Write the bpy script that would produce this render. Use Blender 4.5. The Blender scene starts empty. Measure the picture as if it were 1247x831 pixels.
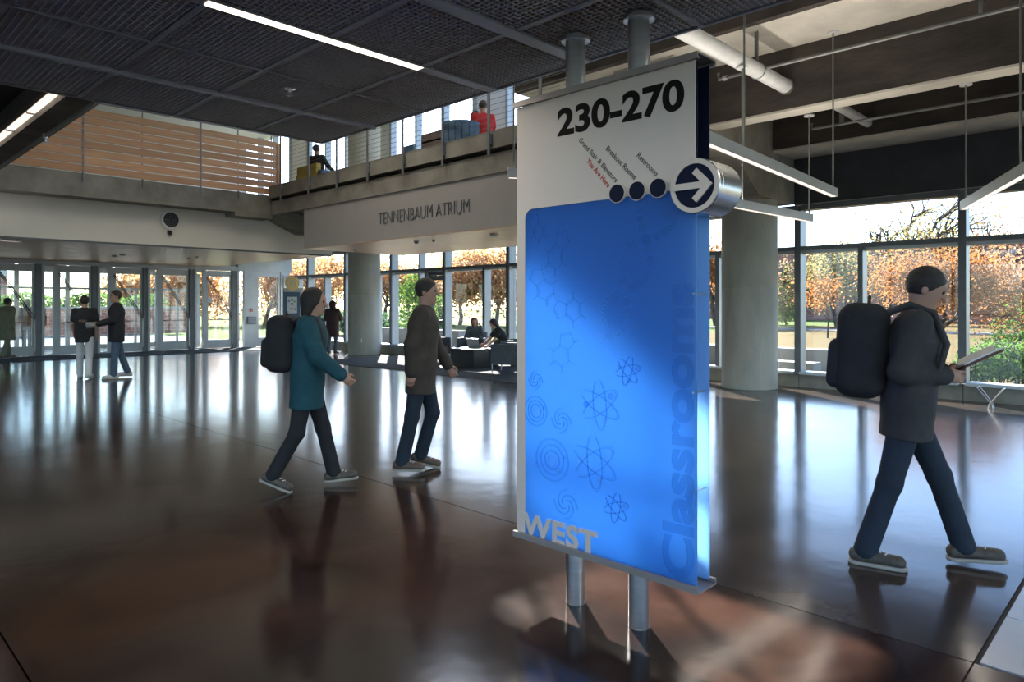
import bpy, bmesh, math, random
import numpy as np
from mathutils import Vector, Matrix, Quaternion

rng = random.Random(7)
scene = bpy.context.scene
col = scene.collection

# ------------------------------------------------------------------ camera
F, CX, HY, EYE = 846.0, 623.5, 371.5, 1.55          # focal length and horizon in photo pixels, eye height in metres
TH = math.radians(44.15)
cam_d = bpy.data.cameras.new('camera')
cam = bpy.data.objects.new('camera', cam_d)
col.objects.link(cam)
cam.location = (0, 0, EYE)
cam.rotation_euler = (math.pi / 2, 0, TH - math.pi / 2)
cam_d.sensor_width = 36
cam_d.lens = 36 * F / 1247
cam_d.shift_y = (HY - 415.5) / 1247
cam_d.clip_end = 600
cam_d.clip_start = 0.05
scene.camera = cam

# ------------------------------------------------------------------ sky, sun, exposure
SUN_AZ, SUN_EL = math.radians(53), math.radians(29.5)
SUN_DIR = Vector((math.cos(SUN_AZ) * math.cos(SUN_EL), math.sin(SUN_AZ) * math.cos(SUN_EL), math.sin(SUN_EL)))
world = bpy.data.worlds.new('sky')
scene.world = world
world.use_nodes = True
wn = world.node_tree
wn.nodes.clear()
w_out = wn.nodes.new('ShaderNodeOutputWorld')
w_bg = wn.nodes.new('ShaderNodeBackground')
w_sky = wn.nodes.new('ShaderNodeTexSky')
w_sky.sky_type = 'NISHITA'
w_sky.sun_disc = False
w_sky.sun_elevation = SUN_EL
w_sky.sun_rotation = math.pi / 2 - SUN_AZ
w_sky.dust_density = 0.7
w_bg.inputs['Strength'].default_value = 0.182
w_tint = wn.nodes.new('ShaderNodeMix')
w_tint.data_type = 'RGBA'
w_tint.blend_type = 'MULTIPLY'
w_tint.inputs['Factor'].default_value = 1.0
w_tint.inputs['B'].default_value = (0.82, 0.95, 1.18, 1)
wn.links.new(w_sky.outputs[0], w_tint.inputs['A'])
wn.links.new(w_tint.outputs['Result'], w_bg.inputs['Color'])
wn.links.new(w_bg.outputs[0], w_out.inputs['Surface'])

sun_d = bpy.data.lights.new('sun', 'SUN')
sun_d.energy = 11.0
sun_d.angle = math.radians(0.6)
sun_d.color = (1.0, 0.95, 0.88)
sun = bpy.data.objects.new('sun', sun_d)
col.objects.link(sun)
sun.rotation_euler = SUN_DIR.to_track_quat('Z', 'Y').to_euler()
sun.location = SUN_DIR * 60

scene.view_settings.view_transform = 'Standard'
scene.view_settings.look = 'None'
scene.view_settings.gamma = 1
scene.view_settings.use_curve_mapping = False
scene.view_settings.exposure = 1.68
try:
    scene.cycles.max_bounces = 10
    scene.cycles.diffuse_bounces = 5
    scene.cycles.glossy_bounces = 4
    scene.cycles.transparent_max_bounces = 24
    scene.cycles.caustics_reflective = False
    scene.cycles.caustics_refractive = False
    scene.cycles.sample_clamp_indirect = 6
except Exception:
    pass


def at(x, y, X=None, Y=None, Z=None):
    """the point of the place that was measured at photo pixel x, y on a known wall, floor or ceiling plane"""
    a = (x - CX) / F
    d = Vector((math.cos(TH) + a * math.sin(TH), math.sin(TH) - a * math.cos(TH), -(y - HY) / F))
    t = X / d.x if X is not None else (Y / d.y if Y is not None else (Z - EYE) / d.z)
    p = d * t
    p.z += EYE
    return p


# ------------------------------------------------------------------ materials
MATS = {}


def mat(name, c1, c2=None, rough=0.5, metal=0.0, scale=6.0, bump=0.0, rvar=0.0, spec=0.5, detail=5.0, stretch=None, bscale=None,
        trans=None, emit=None, ramp=(0.35, 0.68), coat=0.0, bdist=0.02):
    m = bpy.data.materials.new(name)
    m.use_nodes = True
    nt = m.node_tree
    N = nt.nodes
    L = nt.links
    b = N['Principled BSDF']
    b.inputs['Roughness'].default_value = rough
    b.inputs['Metallic'].default_value = metal
    b.inputs['Specular IOR Level'].default_value = spec
    b.inputs['Coat Weight'].default_value = coat
    b.inputs['Coat Roughness'].default_value = 0.08
    c2 = c2 or tuple(v * 0.9 for v in c1)
    tc = N.new('ShaderNodeTexCoord')
    mp = N.new('ShaderNodeMapping')
    L.new(tc.outputs['Object'], mp.inputs['Vector'])
    if stretch:
        mp.inputs['Scale'].default_value = stretch
    nz = N.new('ShaderNodeTexNoise')
    nz.inputs['Scale'].default_value = scale
    nz.inputs['Detail'].default_value = detail
    nz.inputs['Roughness'].default_value = 0.62
    L.new(mp.outputs[0], nz.inputs['Vector'])
    rp = N.new('ShaderNodeValToRGB')
    rp.color_ramp.elements[0].position = ramp[0]
    rp.color_ramp.elements[1].position = ramp[1]
    rp.color_ramp.elements[0].color = (*c1, 1)
    rp.color_ramp.elements[1].color = (*c2, 1)
    L.new(nz.outputs['Fac'], rp.inputs[0])
    L.new(rp.outputs[0], b.inputs['Base Color'])
    if rvar:
        mr = N.new('ShaderNodeMapRange')
        mr.inputs['To Min'].default_value = max(0.01, rough - rvar)
        mr.inputs['To Max'].default_value = rough + rvar
        L.new(nz.outputs['Fac'], mr.inputs['Value'])
        L.new(mr.outputs[0], b.inputs['Roughness'])
    if bump:
        n2 = N.new('ShaderNodeTexNoise')
        n2.inputs['Scale'].default_value = bscale or scale * 6
        n2.inputs['Detail'].default_value = 3
        L.new(mp.outputs[0], n2.inputs['Vector'])
        bp = N.new('ShaderNodeBump')
        bp.inputs['Strength'].default_value = bump
        bp.inputs['Distance'].default_value = bdist
        L.new(n2.outputs['Fac'], bp.inputs['Height'])
        L.new(bp.outputs[0], b.inputs['Normal'])
    if trans:
        tr = N.new('ShaderNodeBsdfTranslucent')
        tr.inputs['Color'].default_value = (*trans[:3], 1)
        mx = N.new('ShaderNodeMixShader')
        mx.inputs[0].default_value = trans[3]
        L.new(b.outputs[0], mx.inputs[1])
        L.new(tr.outputs[0], mx.inputs[2])
        L.new(mx.outputs[0], N['Material Output'].inputs['Surface'])
    if emit:
        b.inputs['Emission Color'].default_value = (*emit[:3], 1)
        b.inputs['Emission Strength'].default_value = emit[3]
    MATS[name] = m
    return m


def glass(name, tint=(0.965, 0.985, 0.985), rough=0.0, ior=1.45):
    m = bpy.data.materials.new(name)
    m.use_nodes = True
    nt = m.node_tree
    N = nt.nodes
    L = nt.links
    N.remove(N['Principled BSDF'])
    t = N.new('ShaderNodeBsdfTransparent')
    t.inputs[0].default_value = (*tint, 1)
    g = N.new('ShaderNodeBsdfGlossy')
    g.inputs['Roughness'].default_value = rough
    lw = N.new('ShaderNodeLayerWeight')
    lw.inputs['Blend'].default_value = 0.5
    pw = N.new('ShaderNodeMath')
    pw.operation = 'POWER'
    pw.inputs[1].default_value = 5
    L.new(lw.outputs['Facing'], pw.inputs[0])
    fr = N.new('ShaderNodeMath')
    fr.operation = 'MULTIPLY_ADD'
    fr.inputs[1].default_value = 0.8
    fr.inputs[2].default_value = ((ior - 1) / (ior + 1)) ** 2
    L.new(pw.outputs[0], fr.inputs[0])
    mx = N.new('ShaderNodeMixShader')
    L.new(fr.outputs[0], mx.inputs[0])
    L.new(t.outputs[0], mx.inputs[1])
    L.new(g.outputs[0], mx.inputs[2])
    L.new(mx.outputs[0], N['Material Output'].inputs['Surface'])
    MATS[name] = m
    return m


mat('concrete_lit', (0.44, 0.425, 0.37), (0.60, 0.58, 0.51), rough=0.85, scale=1.6, bump=0.25, detail=9, bscale=30)  # light bounced up onto slab and beam undersides put into the colour
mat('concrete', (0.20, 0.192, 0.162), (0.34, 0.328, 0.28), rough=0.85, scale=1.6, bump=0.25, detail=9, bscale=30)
mat('concrete_shaded', (0.018, 0.016, 0.014), (0.065, 0.055, 0.045), rough=0.8, scale=2.2, bump=0.3, detail=9, bscale=26, stretch=(1, 0.35, 1))  # shade of the backlit beam faces put into the colour
mat('spandrel_shaded', (0.035, 0.037, 0.042), (0.06, 0.062, 0.068), rough=0.7, scale=1.6, bump=0.2, detail=9, bscale=26)  # backlit shade above the windows put into the colour
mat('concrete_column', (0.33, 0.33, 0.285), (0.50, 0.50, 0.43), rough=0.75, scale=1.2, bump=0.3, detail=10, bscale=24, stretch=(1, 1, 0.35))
mat('plaster', (0.78, 0.76, 0.69), (0.80, 0.78, 0.71), rough=0.8, scale=3, bump=0.03)
mat('fascia_plaster', (0.37, 0.355, 0.335), (0.39, 0.375, 0.355), rough=0.8, scale=3, bump=0.03)
mat('white_paint', (0.72, 0.72, 0.70), (0.76, 0.76, 0.74), rough=0.6, scale=2)
mat('black_plenum', (0.012, 0.012, 0.012), rough=0.9)
mat('blade', (0.56, 0.56, 0.55), (0.6, 0.6, 0.59), rough=0.45, scale=3)
mat('rail_paint', (0.25, 0.265, 0.28), (0.28, 0.295, 0.31), rough=0.4, scale=3)
mat('rail_gloss', (0.32, 0.345, 0.37), (0.36, 0.385, 0.41), rough=0.3, scale=3)
mat('aluminium', (0.42, 0.45, 0.47), (0.48, 0.51, 0.53), rough=0.38, metal=0.35, scale=3)
mat('aluminium_dark', (0.10, 0.11, 0.12), (0.13, 0.14, 0.15), rough=0.4, metal=0.3, scale=3)
mat('door_frame', (0.40, 0.43, 0.45), (0.46, 0.49, 0.50), rough=0.4, metal=0.2, scale=3)
mat('steel', (0.48, 0.48, 0.47), (0.58, 0.58, 0.57), rough=0.32, metal=0.9, scale=4, stretch=(1, 1, 8))
mat('steel_brushed', (0.62, 0.63, 0.64), (0.72, 0.73, 0.74), rough=0.27, metal=0.9, scale=14, stretch=(20, 1, 1))
mat('post_steel', (0.17, 0.19, 0.21), (0.22, 0.24, 0.26), rough=0.45, metal=0.3)
mat('conduit', (0.16, 0.17, 0.16), (0.22, 0.23, 0.22), rough=0.45, metal=0.5)
mat('duct', (0.50, 0.52, 0.52), (0.58, 0.60, 0.60), rough=0.5)
mat('lamp_housing', (0.50, 0.52, 0.53), (0.56, 0.58, 0.59), rough=0.45)
mat('lamp_glow', (0.9, 0.88, 0.82), rough=0.5, emit=(1.0, 0.82, 0.70, 0.42))
mat('lamp_glow_bright', (0.9, 0.88, 0.82), rough=0.5, emit=(1.0, 0.86, 0.68, 1.2))
mat('soffit_wood', (0.60, 0.39, 0.24), (0.76, 0.54, 0.36), rough=0.38, metal=0.45, spec=0.2, scale=2.2, stretch=(0.6, 6, 1), detail=6)
mat('guard_wood', (0.60, 0.30, 0.14), (0.76, 0.43, 0.22), rough=0.42, scale=3, stretch=(0.5, 4, 9), detail=7)
_g = MATS['guard_wood'].node_tree
_oi = _g.nodes.new('ShaderNodeObjectInfo')
_mr = _g.nodes.new('ShaderNodeMapRange')
_mr.inputs['To Min'].default_value = 0.72
_mr.inputs['To Max'].default_value = 1.08
_hs = _g.nodes.new('ShaderNodeHueSaturation')
_g.links.new(_oi.outputs['Random'], _mr.inputs['Value'])
_g.links.new(_mr.outputs[0], _hs.inputs['Value'])
_g.links.new(next(n for n in _g.nodes if n.type == 'VALTORGB').outputs[0], _hs.inputs['Color'])
_g.links.new(_hs.outputs[0], _g.nodes['Principled BSDF'].inputs['Base Color'])
mat('carpet', (0.075, 0.077, 0.080), (0.115, 0.117, 0.118), rough=0.95, scale=30, bump=0.5, bscale=300)
mat('door_mat', (0.03, 0.035, 0.045), (0.05, 0.055, 0.065), rough=0.95, scale=30, bump=0.4, bscale=300)
mat('joint_seal', (0.05, 0.045, 0.04), rough=0.7)
mat('rubber', (0.02, 0.02, 0.022), rough=0.6)
mat('fire_red', (0.55, 0.03, 0.02), rough=0.4)
glass('glass_clear')
glass('glass_door', (0.94, 0.975, 0.97), ior=1.5)


def floor_mat(name, a, b, c, rough=0.14):
    m = mat(name, a, b, rough=rough, scale=1.5, rvar=0.04, detail=10, bump=0.06, bscale=2.6, spec=0.36, coat=0.0, bdist=0.03)
    nt = m.node_tree
    N = nt.nodes
    L = nt.links
    n3 = N.new('ShaderNodeTexNoise')
    n3.inputs['Scale'].default_value = 0.42
    n3.inputs['Detail'].default_value = 8
    n3.inputs['Roughness'].default_value = 0.65
    tc = next(n for n in N if n.type == 'TEX_COORD')
    L.new(tc.outputs['Object'], n3.inputs['Vector'])
    rp = N.new('ShaderNodeValToRGB')
    rp.color_ramp.elements[0].position = 0.45
    rp.color_ramp.elements[1].position = 0.62
    rp.color_ramp.elements[0].color = (0, 0, 0, 1)
    L.new(n3.outputs['Fac'], rp.inputs[0])
    mx = N.new('ShaderNodeMix')
    mx.data_type = 'RGBA'
    L.new(rp.outputs[0], mx.inputs['Factor'])
    old = next(n for n in N if n.type == 'VALTORGB' and n != rp)
    L.new(old.outputs[0], mx.inputs['A'])
    mx.inputs['B'].default_value = (*c, 1)
    L.new(mx.outputs['Result'], N['Principled BSDF'].inputs['Base Color'])
    return m


floor_mat('floor_brown', (0.020, 0.008, 0.0055), (0.062, 0.028, 0.018), (0.014, 0.0095, 0.009))
floor_mat('floor_grey', (0.045, 0.032, 0.026), (0.085, 0.062, 0.050), (0.035, 0.034, 0.035))
floor_mat('floor_pale', (0.46, 0.475, 0.49), (0.52, 0.535, 0.55), (0.49, 0.505, 0.52), rough=0.2)


# ------------------------------------------------------------------ building blocks
ORIGIN = {}


class MB:
    """collects simple shapes; build() links them as one mesh object"""

    def __init__(self):
        self.v = []
        self.f = []

    def add(self, vs, fs):
        n = len(self.v)
        self.v += [tuple(p) for p in vs]
        self.f += [tuple(i + n for i in q) for q in fs]
        return self

    def box(self, x0, x1, y0, y1, z0, z1):
        x0, x1 = min(x0, x1), max(x0, x1)
        y0, y1 = min(y0, y1), max(y0, y1)
        z0, z1 = min(z0, z1), max(z0, z1)
        return self.add([(x0, y0, z0), (x1, y0, z0), (x1, y1, z0), (x0, y1, z0), (x0, y0, z1), (x1, y0, z1), (x1, y1, z1), (x0, y1, z1)],
                        [(0, 3, 2, 1), (4, 5, 6, 7), (0, 1, 5, 4), (1, 2, 6, 5), (2, 3, 7, 6), (3, 0, 4, 7)])

    def bbox(self, x0, x1, y0, y1, z0, z1, r=0.01):
        """box with chamfered edges"""
        bm = bmesh.new()
        bmesh.ops.create_cube(bm, size=1)
        for w in bm.verts:
            w.co = Vector(((x0 + x1) / 2 + w.co.x * abs(x1 - x0), (y0 + y1) / 2 + w.co.y * abs(y1 - y0), (z0 + z1) / 2 + w.co.z * abs(z1 - z0)))
        bmesh.ops.bevel(bm, geom=list(bm.edges), offset=r, segments=2, affect='EDGES', profile=0.6)
        return self.bm(bm)

    def bm(self, bm):
        bm.verts.index_update()
        self.add([w.co[:] for w in bm.verts], [[w.index for w in f.verts] for f in bm.faces])
        bm.free()
        return self

    def beam(self, a, b, w, h, up=(0, 0, 1)):
        """square bar from a to b, w wide, h deep along up"""
        a, b = Vector(a), Vector(b)
        d = (b - a).normalized()
        s = d.cross(Vector(up))
        if s.length < 1e-4:
            s = d.cross(Vector((1, 0, 0)))
        s.normalize()
        u = s.cross(d)
        q = [s * (i * w / 2) + u * (j * h / 2) for i, j in ((-1, -1), (1, -1), (1, 1), (-1, 1))]
        return self.add([a + k for k in q] + [b + k for k in q], [(3, 2, 1, 0), (4, 5, 6, 7), (0, 1, 5, 4), (1, 2, 6, 5), (2, 3, 7, 6), (3, 0, 4, 7)])

    def tube(self, pts, rad, n=10, closed=False, caps=True):
        pts = [Vector(p) for p in pts]
        m = len(pts)
        rads = rad if isinstance(rad, (list, tuple)) else [rad] * m
        rings = []
        prev = None
        for i, p in enumerate(pts):
            d = pts[(i + 1) % m] - pts[i - 1] if closed else (pts[min(i + 1, m - 1)] - pts[max(i - 1, 0)])
            d.normalize()
            if prev is None:
                s = d.cross(Vector((0, 0, 1)))
                if s.length < 1e-3:
                    s = d.cross(Vector((1, 0, 0)))
            else:
                s = prev - d * prev.dot(d)
            s.normalize()
            prev = s
            u = d.cross(s)
            rings.append([p + (s * math.cos(k * 2 * math.pi / n) + u * math.sin(k * 2 * math.pi / n)) * rads[i] for k in range(n)])
        vs = [q for r in rings for q in r]
        fs = []
        for i in range(m if closed else m - 1):
            j = (i + 1) % m
            for k in range(n):
                fs.append((i * n + k, i * n + (k + 1) % n, j * n + (k + 1) % n, j * n + k))
        if caps and not closed:
            fs.append(tuple(reversed(range(n))))
            fs.append(tuple((m - 1) * n + k for k in range(n)))
        return self.add(vs, fs)

    def prism(self, poly, fn, t0, t1):
        """poly in 2-D, fn(a, b, t) -> 3-D, extruded from t0 to t1"""
        n = len(poly)
        vs = [fn(a, b, t0) for a, b in poly] + [fn(a, b, t1) for a, b in poly]
        fs = [tuple(reversed(range(n))), tuple(range(n, 2 * n))] + [(i, (i + 1) % n, (i + 1) % n + n, i + n) for i in range(n)]
        return self.add(vs, fs)

    def lathe(self, prof, c, axis='Z', n=32):
        """prof: list of (radius, height)"""
        c = Vector(c)
        vs, fs = [], []
        for r, h in prof:
            for k in range(n):
                a = 2 * math.pi * k / n
                p = (r * math.cos(a), r * math.sin(a), h)
                if axis == 'X':
                    p = (h, p[0], p[1])
                elif axis == 'Y':
                    p = (p[1], h, p[0])
                vs.append(c + Vector(p))
        for i in range(len(prof) - 1):
            for k in range(n):
                fs.append((i * n + k, i * n + (k + 1) % n, (i + 1) * n + (k + 1) % n, (i + 1) * n + k))
        fs.append(tuple(reversed(range(n))))
        fs.append(tuple((len(prof) - 1) * n + k for k in range(n)))
        return self.add(vs, fs)

    def build(self, name, m, parent=None, smooth=False, local=False):
        off = Vector((0, 0, 0))
        if parent is not None and not local:
            off = ORIGIN.get(parent.name, Vector((0, 0, 0)))
        me = bpy.data.meshes.new(name)
        me.from_pydata([(p[0] - off.x, p[1] - off.y, p[2] - off.z) for p in self.v], [], self.f)
        bm = bmesh.new()
        bm.from_mesh(me)
        bmesh.ops.recalc_face_normals(bm, faces=bm.faces)
        bm.to_mesh(me)
        bm.free()
        ms = m if isinstance(m, (list, tuple)) else [m]
        for k in ms:
            me.materials.append(MATS[k])
        if smooth:
            me.polygons.foreach_set('use_smooth', [True] * len(me.polygons))
            try:
                me.set_sharp_from_angle(angle=math.radians(38))
            except Exception:
                pass
        o = bpy.data.objects.new(name, me)
        col.objects.link(o)
        if parent is not None:
            o.parent = parent
            ORIGIN[o.name] = ORIGIN.get(parent.name, Vector((0, 0, 0)))
        return o


def box(name, m, parent, *c):
    return MB().box(*c).build(name, m, parent)


def tag(o, label, cat=None, group=None, kind=None):
    o['label'] = label
    if cat:
        o['category'] = cat
    if group:
        o['group'] = group
    if kind:
        o['kind'] = kind
    return o


def thing(name, label, cat, loc=(0, 0, 0), rz=0.0, group=None, kind=None):
    o = bpy.data.objects.new(name, None)
    col.objects.link(o)
    o.empty_display_size = 0.1
    o.location = loc
    o.rotation_euler = (0, 0, rz)
    ORIGIN[o.name] = Vector(loc)
    return tag(o, label, cat, group, kind)


def link_copy(o, parent, loc=None, scale=None):
    c = o.copy()
    col.objects.link(c)
    c.parent = parent
    if loc is not None:
        c.location = loc
    if scale is not None:
        c.scale = scale
    return c


# text as mesh: right / up / normal give the plane it stands on
def text_mesh(s, size, bold=0.0, depth=0.003, xs=1.0, res=4, space=1.0):
    cu = bpy.data.curves.new('t', 'FONT')
    cu.body = s
    cu.size = size
    cu.offset = bold
    cu.extrude = depth / 2
    cu.resolution_u = res
    cu.space_character = space
    ob = bpy.data.objects.new('t', cu)
    col.objects.link(ob)
    dg = bpy.context.evaluated_depsgraph_get()
    me = bpy.data.meshes.new_from_object(ob.evaluated_get(dg))
    vs = [(v.co.x * xs, v.co.y, v.co.z) for v in me.vertices]
    fs = [tuple(p.vertices) for p in me.polygons]
    bpy.data.objects.remove(ob)
    bpy.data.curves.remove(cu)
    bpy.data.meshes.remove(me)
    return vs, fs


def put_text(s, name, m, parent, origin, right, up, size, bold=0.0, depth=0.003, fit=None, split=False, space=1.0, fith=None, res=4):
    """fit: wanted width in metres; fith: wanted height of the tallest glyph"""
    vs, fs = text_mesh(s, size, bold, depth, res=res, space=space)
    x0, x1 = min(v[0] for v in vs), max(v[0] for v in vs)
    y0, y1 = min(v[1] for v in vs), max(v[1] for v in vs)
    kx = fit / (x1 - x0) if fit else 1
    ky = fith / (y1 - y0) if fith else 1
    right, up, origin = Vector(right).normalized(), Vector(up).normalized(), Vector(origin)
    nrm = right.cross(up)
    pts = [origin + right * ((v[0] - x0) * kx) + up * (v[1] * ky) + nrm * v[2] for v in vs]
    groups = [list(range(len(fs)))]
    if split:
        par = list(range(len(vs)))

        def find(a):
            while par[a] != a:
                par[a] = par[par[a]]
                a = par[a]
            return a
        for q in fs:
            for k in q[1:]:
                par[find(k)] = find(q[0])
        # side walls and faces of curve text may not share vertices: join by position too
        seen = {}
        for i, p in enumerate(vs):
            key = (round(p[0], 5), round(p[1], 5))
            if key in seen:
                par[find(i)] = find(seen[key])
            seen[key] = i
        d = {}
        for i, q in enumerate(fs):
            d.setdefault(find(q[0]), []).append(i)
        groups = list(d.values())
    out = []
    for g in groups:
        used = sorted({k for i in g for k in fs[i]})
        ix = {k: n for n, k in enumerate(used)}
        b = MB().add([pts[k] for k in used], [[ix[k] for k in fs[i]] for i in g])
        out.append(b.build(name, m, parent))
    return out
# ================================================================== THE SETTING
S = 'structure'
WX = 13.3            # plane of the long window wall
DY = 24.8            # plane of the entrance doors

# ---- floor
fl = thing('floor', 'polished stained concrete floor slabs with thin joints', 'floor', kind=S)
box('joint_bed', 'joint_seal', fl, -10, WX, -8, 29, -0.3, -0.012)
g = 0.004
for x0, x1, y0, y1, m in ((-10, .67, -8, .66, 'floor_brown'), (-10, .67, .66, 29, 'floor_brown'), (.67, 3.55, -8, .66, 'floor_brown'),
                          (.67, 3.55, .66, 29, 'floor_brown'), (3.55, WX, .66, 12.4, 'floor_grey'), (3.55, WX, 12.4, 29, 'floor_grey'),
                          (6.67, WX, -8, .66, 'floor_grey')):
    box('slab', m, fl, x0 + g, x1 - g, y0 + g, y1 - g, -0.2, 0)
pale = None
for i in range(5):
    for j in range(7):
        x, y = 3.57 + .62 * i, .645 - .62 * j
        if pale is None:
            pale = MB().box(.003, .617, -.617, -.003, -.2, 0).build('pale_tile', 'floor_pale', fl)
            pale.location = (x, y, 0)
        else:
            link_copy(pale, fl, (x, y, 0))
tag(box('floor_carpet', 'carpet', None, 9.9, WX - .12, 8.8, 17.2, 0.0, 0.012), 'grey carpet under the lounge seats by the windows', 'carpet', kind=S)
tag(box('floor_mat', 'door_mat', None, 2.0, 11.5, 22.7, DY - .1, 0.0, 0.012), 'long dark entrance mat before the glass doors', 'mat', kind=S)

# ---- upper slabs, roof and beams
sl = thing('ceiling_slab', 'concrete slab over the right hand bay with its outer edge coloured as in shade', 'slab', (8.72, 8.63, 5.2), kind=S)
box('slab', 'concrete_lit', sl, 8.72, WX + .3, -8, 8.3, 5.2, 5.3)
box('edge_face', 'concrete_shaded', sl, 8.60, 8.72, -8, 8.3, 5.2, 5.65)
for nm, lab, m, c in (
        ('beam', 'deep concrete beam nearest the sign, its face coloured as in shade, pierced by a round duct', 'concrete_shaded', (9.82, 10.16, -8, 5.35, 4.31, 5.2)),
        ('beam', 'concrete beam along the column line before the windows, its face coloured as in shade', 'concrete_shaded', (12.26, 13.22, -8, 5.35, 4.31, 5.2)),
        ('beam', 'smooth spandrel directly above the window heads, coloured as in shade', 'spandrel_shaded', (13.22, 13.6, -8, 5.35, 3.42, 5.2))):
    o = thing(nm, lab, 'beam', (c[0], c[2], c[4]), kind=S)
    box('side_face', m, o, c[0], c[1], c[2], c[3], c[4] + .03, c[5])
    box('underside', 'concrete_lit', o, c[0] + .004, c[1] - .004, c[2], c[3], c[4], c[4] + .03)
gi = MB().prism([(8.9, 3.98), (10.9, 3.98), (11.75, 3.47), (13.32, 3.47), (13.32, 5.2), (8.9, 5.2)], lambda a, b, t: (a, t, b), 5.36, 6.42)
tag(gi.build('girder', 'concrete'), 'pale concrete girder with a sloped haunch resting on the round column', 'beam', kind=S)
for lab, y in (('thick round concrete column beside the blue sign', 5.88), ('round concrete column beside the lounge and the standing woman', 18.55)):
    c = MB().lathe([(.49, 0), (.5, .012), (.5, 1.86), (.4975, 1.865), (.5, 1.87), (.5, 2.72), (.4975, 2.725), (.5, 2.73), (.5, 3.47 if y < 9 else 8.4)], (12.44, y, 0), n=48)
    o = thing('column', lab, 'column', (12.44, y, 0), kind=S)
    c.build('shaft', 'concrete_column', o, smooth=True)
    a = math.radians(225 if y > 9 else 282)
    p = Vector((12.44 + .5 * math.cos(a), y + .5 * math.sin(a), .45))
    q = MB().bbox(p.x - .012, p.x + .012, p.y - .035, p.y + .035, .40, .51, .003)
    q.build('outlet_plate', 'white_paint', o)

# roof with a skylight over the atrium
rf = thing('roof', 'roof deck over the atrium with two skylights', 'roof', (0, 0, 8.4), kind=S)
LB, LT = 8.4 / math.tan(SUN_EL), 8.55 / math.tan(SUN_EL)
SX0, SX1 = 9.95, 12.45
SY0, SY1, SY2, SY3 = 11.93, 13.80, 13.80, 14.42
for c in ((-10, SX0, -8, 29), (SX1, WX + .4, -8, 29), (SX0, SX1, -8, SY0), (SX0, 11.45, SY2, SY3), (SX0, SX1, SY3, 29)):
    box('deck', 'white_paint', rf, c[0], c[1], c[2], c[3], 8.4, 8.44)
o = thing('window_98', 'large skylight pane in the atrium roof', 'skylight', (SX0, SY0, 8.4), kind=S)
box('pane', 'glass_clear', o, SX0, SX1, SY0, SY1, 8.425, 8.43)
o = thing('window_99', 'small skylight pane in the atrium roof', 'skylight', (11.45, SY2, 8.4), kind=S)
box('pane', 'glass_clear', o, 11.45, SX1, SY2, SY3, 8.425, 8.43)

# glazed walls that close the hall behind and beside the viewpoint
gw = thing('window_60', 'glazed wall far behind the viewpoint', 'window', (-10, -8, 0), kind=S)
y = -8.0
while y < 16.4:
    box('mullion', 'aluminium', gw, -10.1, -9.9, y - .05, y + .05, 0, 4.2)
    box('pane', 'glass_clear', gw, -10.006, -9.994, y + .05, y + 2.55, 0, 4.2)
    y += 2.6
gw = thing('window_61', 'glazed wall closing the hall at the near end', 'window', (-10, -8, 0), kind=S)
x = -10.0
while x < 13:
    box('mullion', 'aluminium', gw, x - .05, x + .05, -8.1, -7.9, 0, 4.2)
    box('pane', 'glass_clear', gw, x + .05, x + 2.55, -8.006, -7.994, 0, 4.2)
    x += 2.6
tag(box('wall_high', 'plaster', None, -10.2, -10, -8, 18.2, 4.2, 8.4), 'plaster wall over the glazing far behind the viewpoint', 'wall', kind=S)
tag(box('wall_side', 'plaster', None, -10, WX, -8.2, -8, 4.2, 8.4), 'plaster wall over the glazing at the near end', 'wall', kind=S)
tag(box('wall_back', 'plaster', None, -10.2, -10, 18.2, 29, 0, 8.4), 'plain plaster wall far behind on the left', 'wall', kind=S)

# ---- corridor slab on the left (upper floor) with its light slot
o = thing('ceiling_corridor', 'dark concrete underside of the upper corridor left of the void', 'slab', (2.45, 5.45, 3.9), kind=S)
box('underside', 'concrete_shaded', o, -10, 2.0, -8, 16.5, 4.18, 4.3)
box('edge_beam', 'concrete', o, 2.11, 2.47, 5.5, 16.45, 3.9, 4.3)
box('slot_cheek', 'concrete_shaded', o, 1.94, 2.0, 5.5, 16.45, 3.98, 4.3)
box('plenum_lid', 'black_plenum', o, -4, 3.19, -8, 5.44, 3.55, 3.6)
box('plenum_edge', 'black_plenum', o, 3.16, 3.19, -8, 5.44, 3.1, 3.6)
box('plenum_end', 'black_plenum', o, -4, 3.16, 5.40, 5.44, 3.1, 3.6)

# ---- balcony along the atrium (upper floor on the window side)
bal = thing('balcony', 'concrete balcony edge with two stepped bands above the lettered wall', 'balcony', (8.2, 6.4, 3.8), kind=S)
box('upper_band', 'concrete', bal, 8.2, 8.5, 6.43, 16.4, 4.2, 4.5)
box('lower_band', 'concrete', bal, 8.27, 8.6, 6.43, 16.4, 3.79, 4.13)
box('shadow_groove', 'concrete_shaded', bal, 8.4, 8.6, 6.43, 16.4, 4.13, 4.2)
box('deck', 'concrete', bal, 8.5, WX, 6.43, 29, 3.95, 4.3)
MB().prism([(8.3, 3.79), (9.2, 3.40), (10.6, 3.40), (10.6, 3.95), (8.3, 3.95)], lambda a, b, t: (a, t, b), 15.35, 16.95).build('haunch', 'concrete', bal)
box('bearing_plate', 'post_steel', bal, 9.1, 9.55, 15.5, 15.75, 3.33, 3.40)
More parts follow.
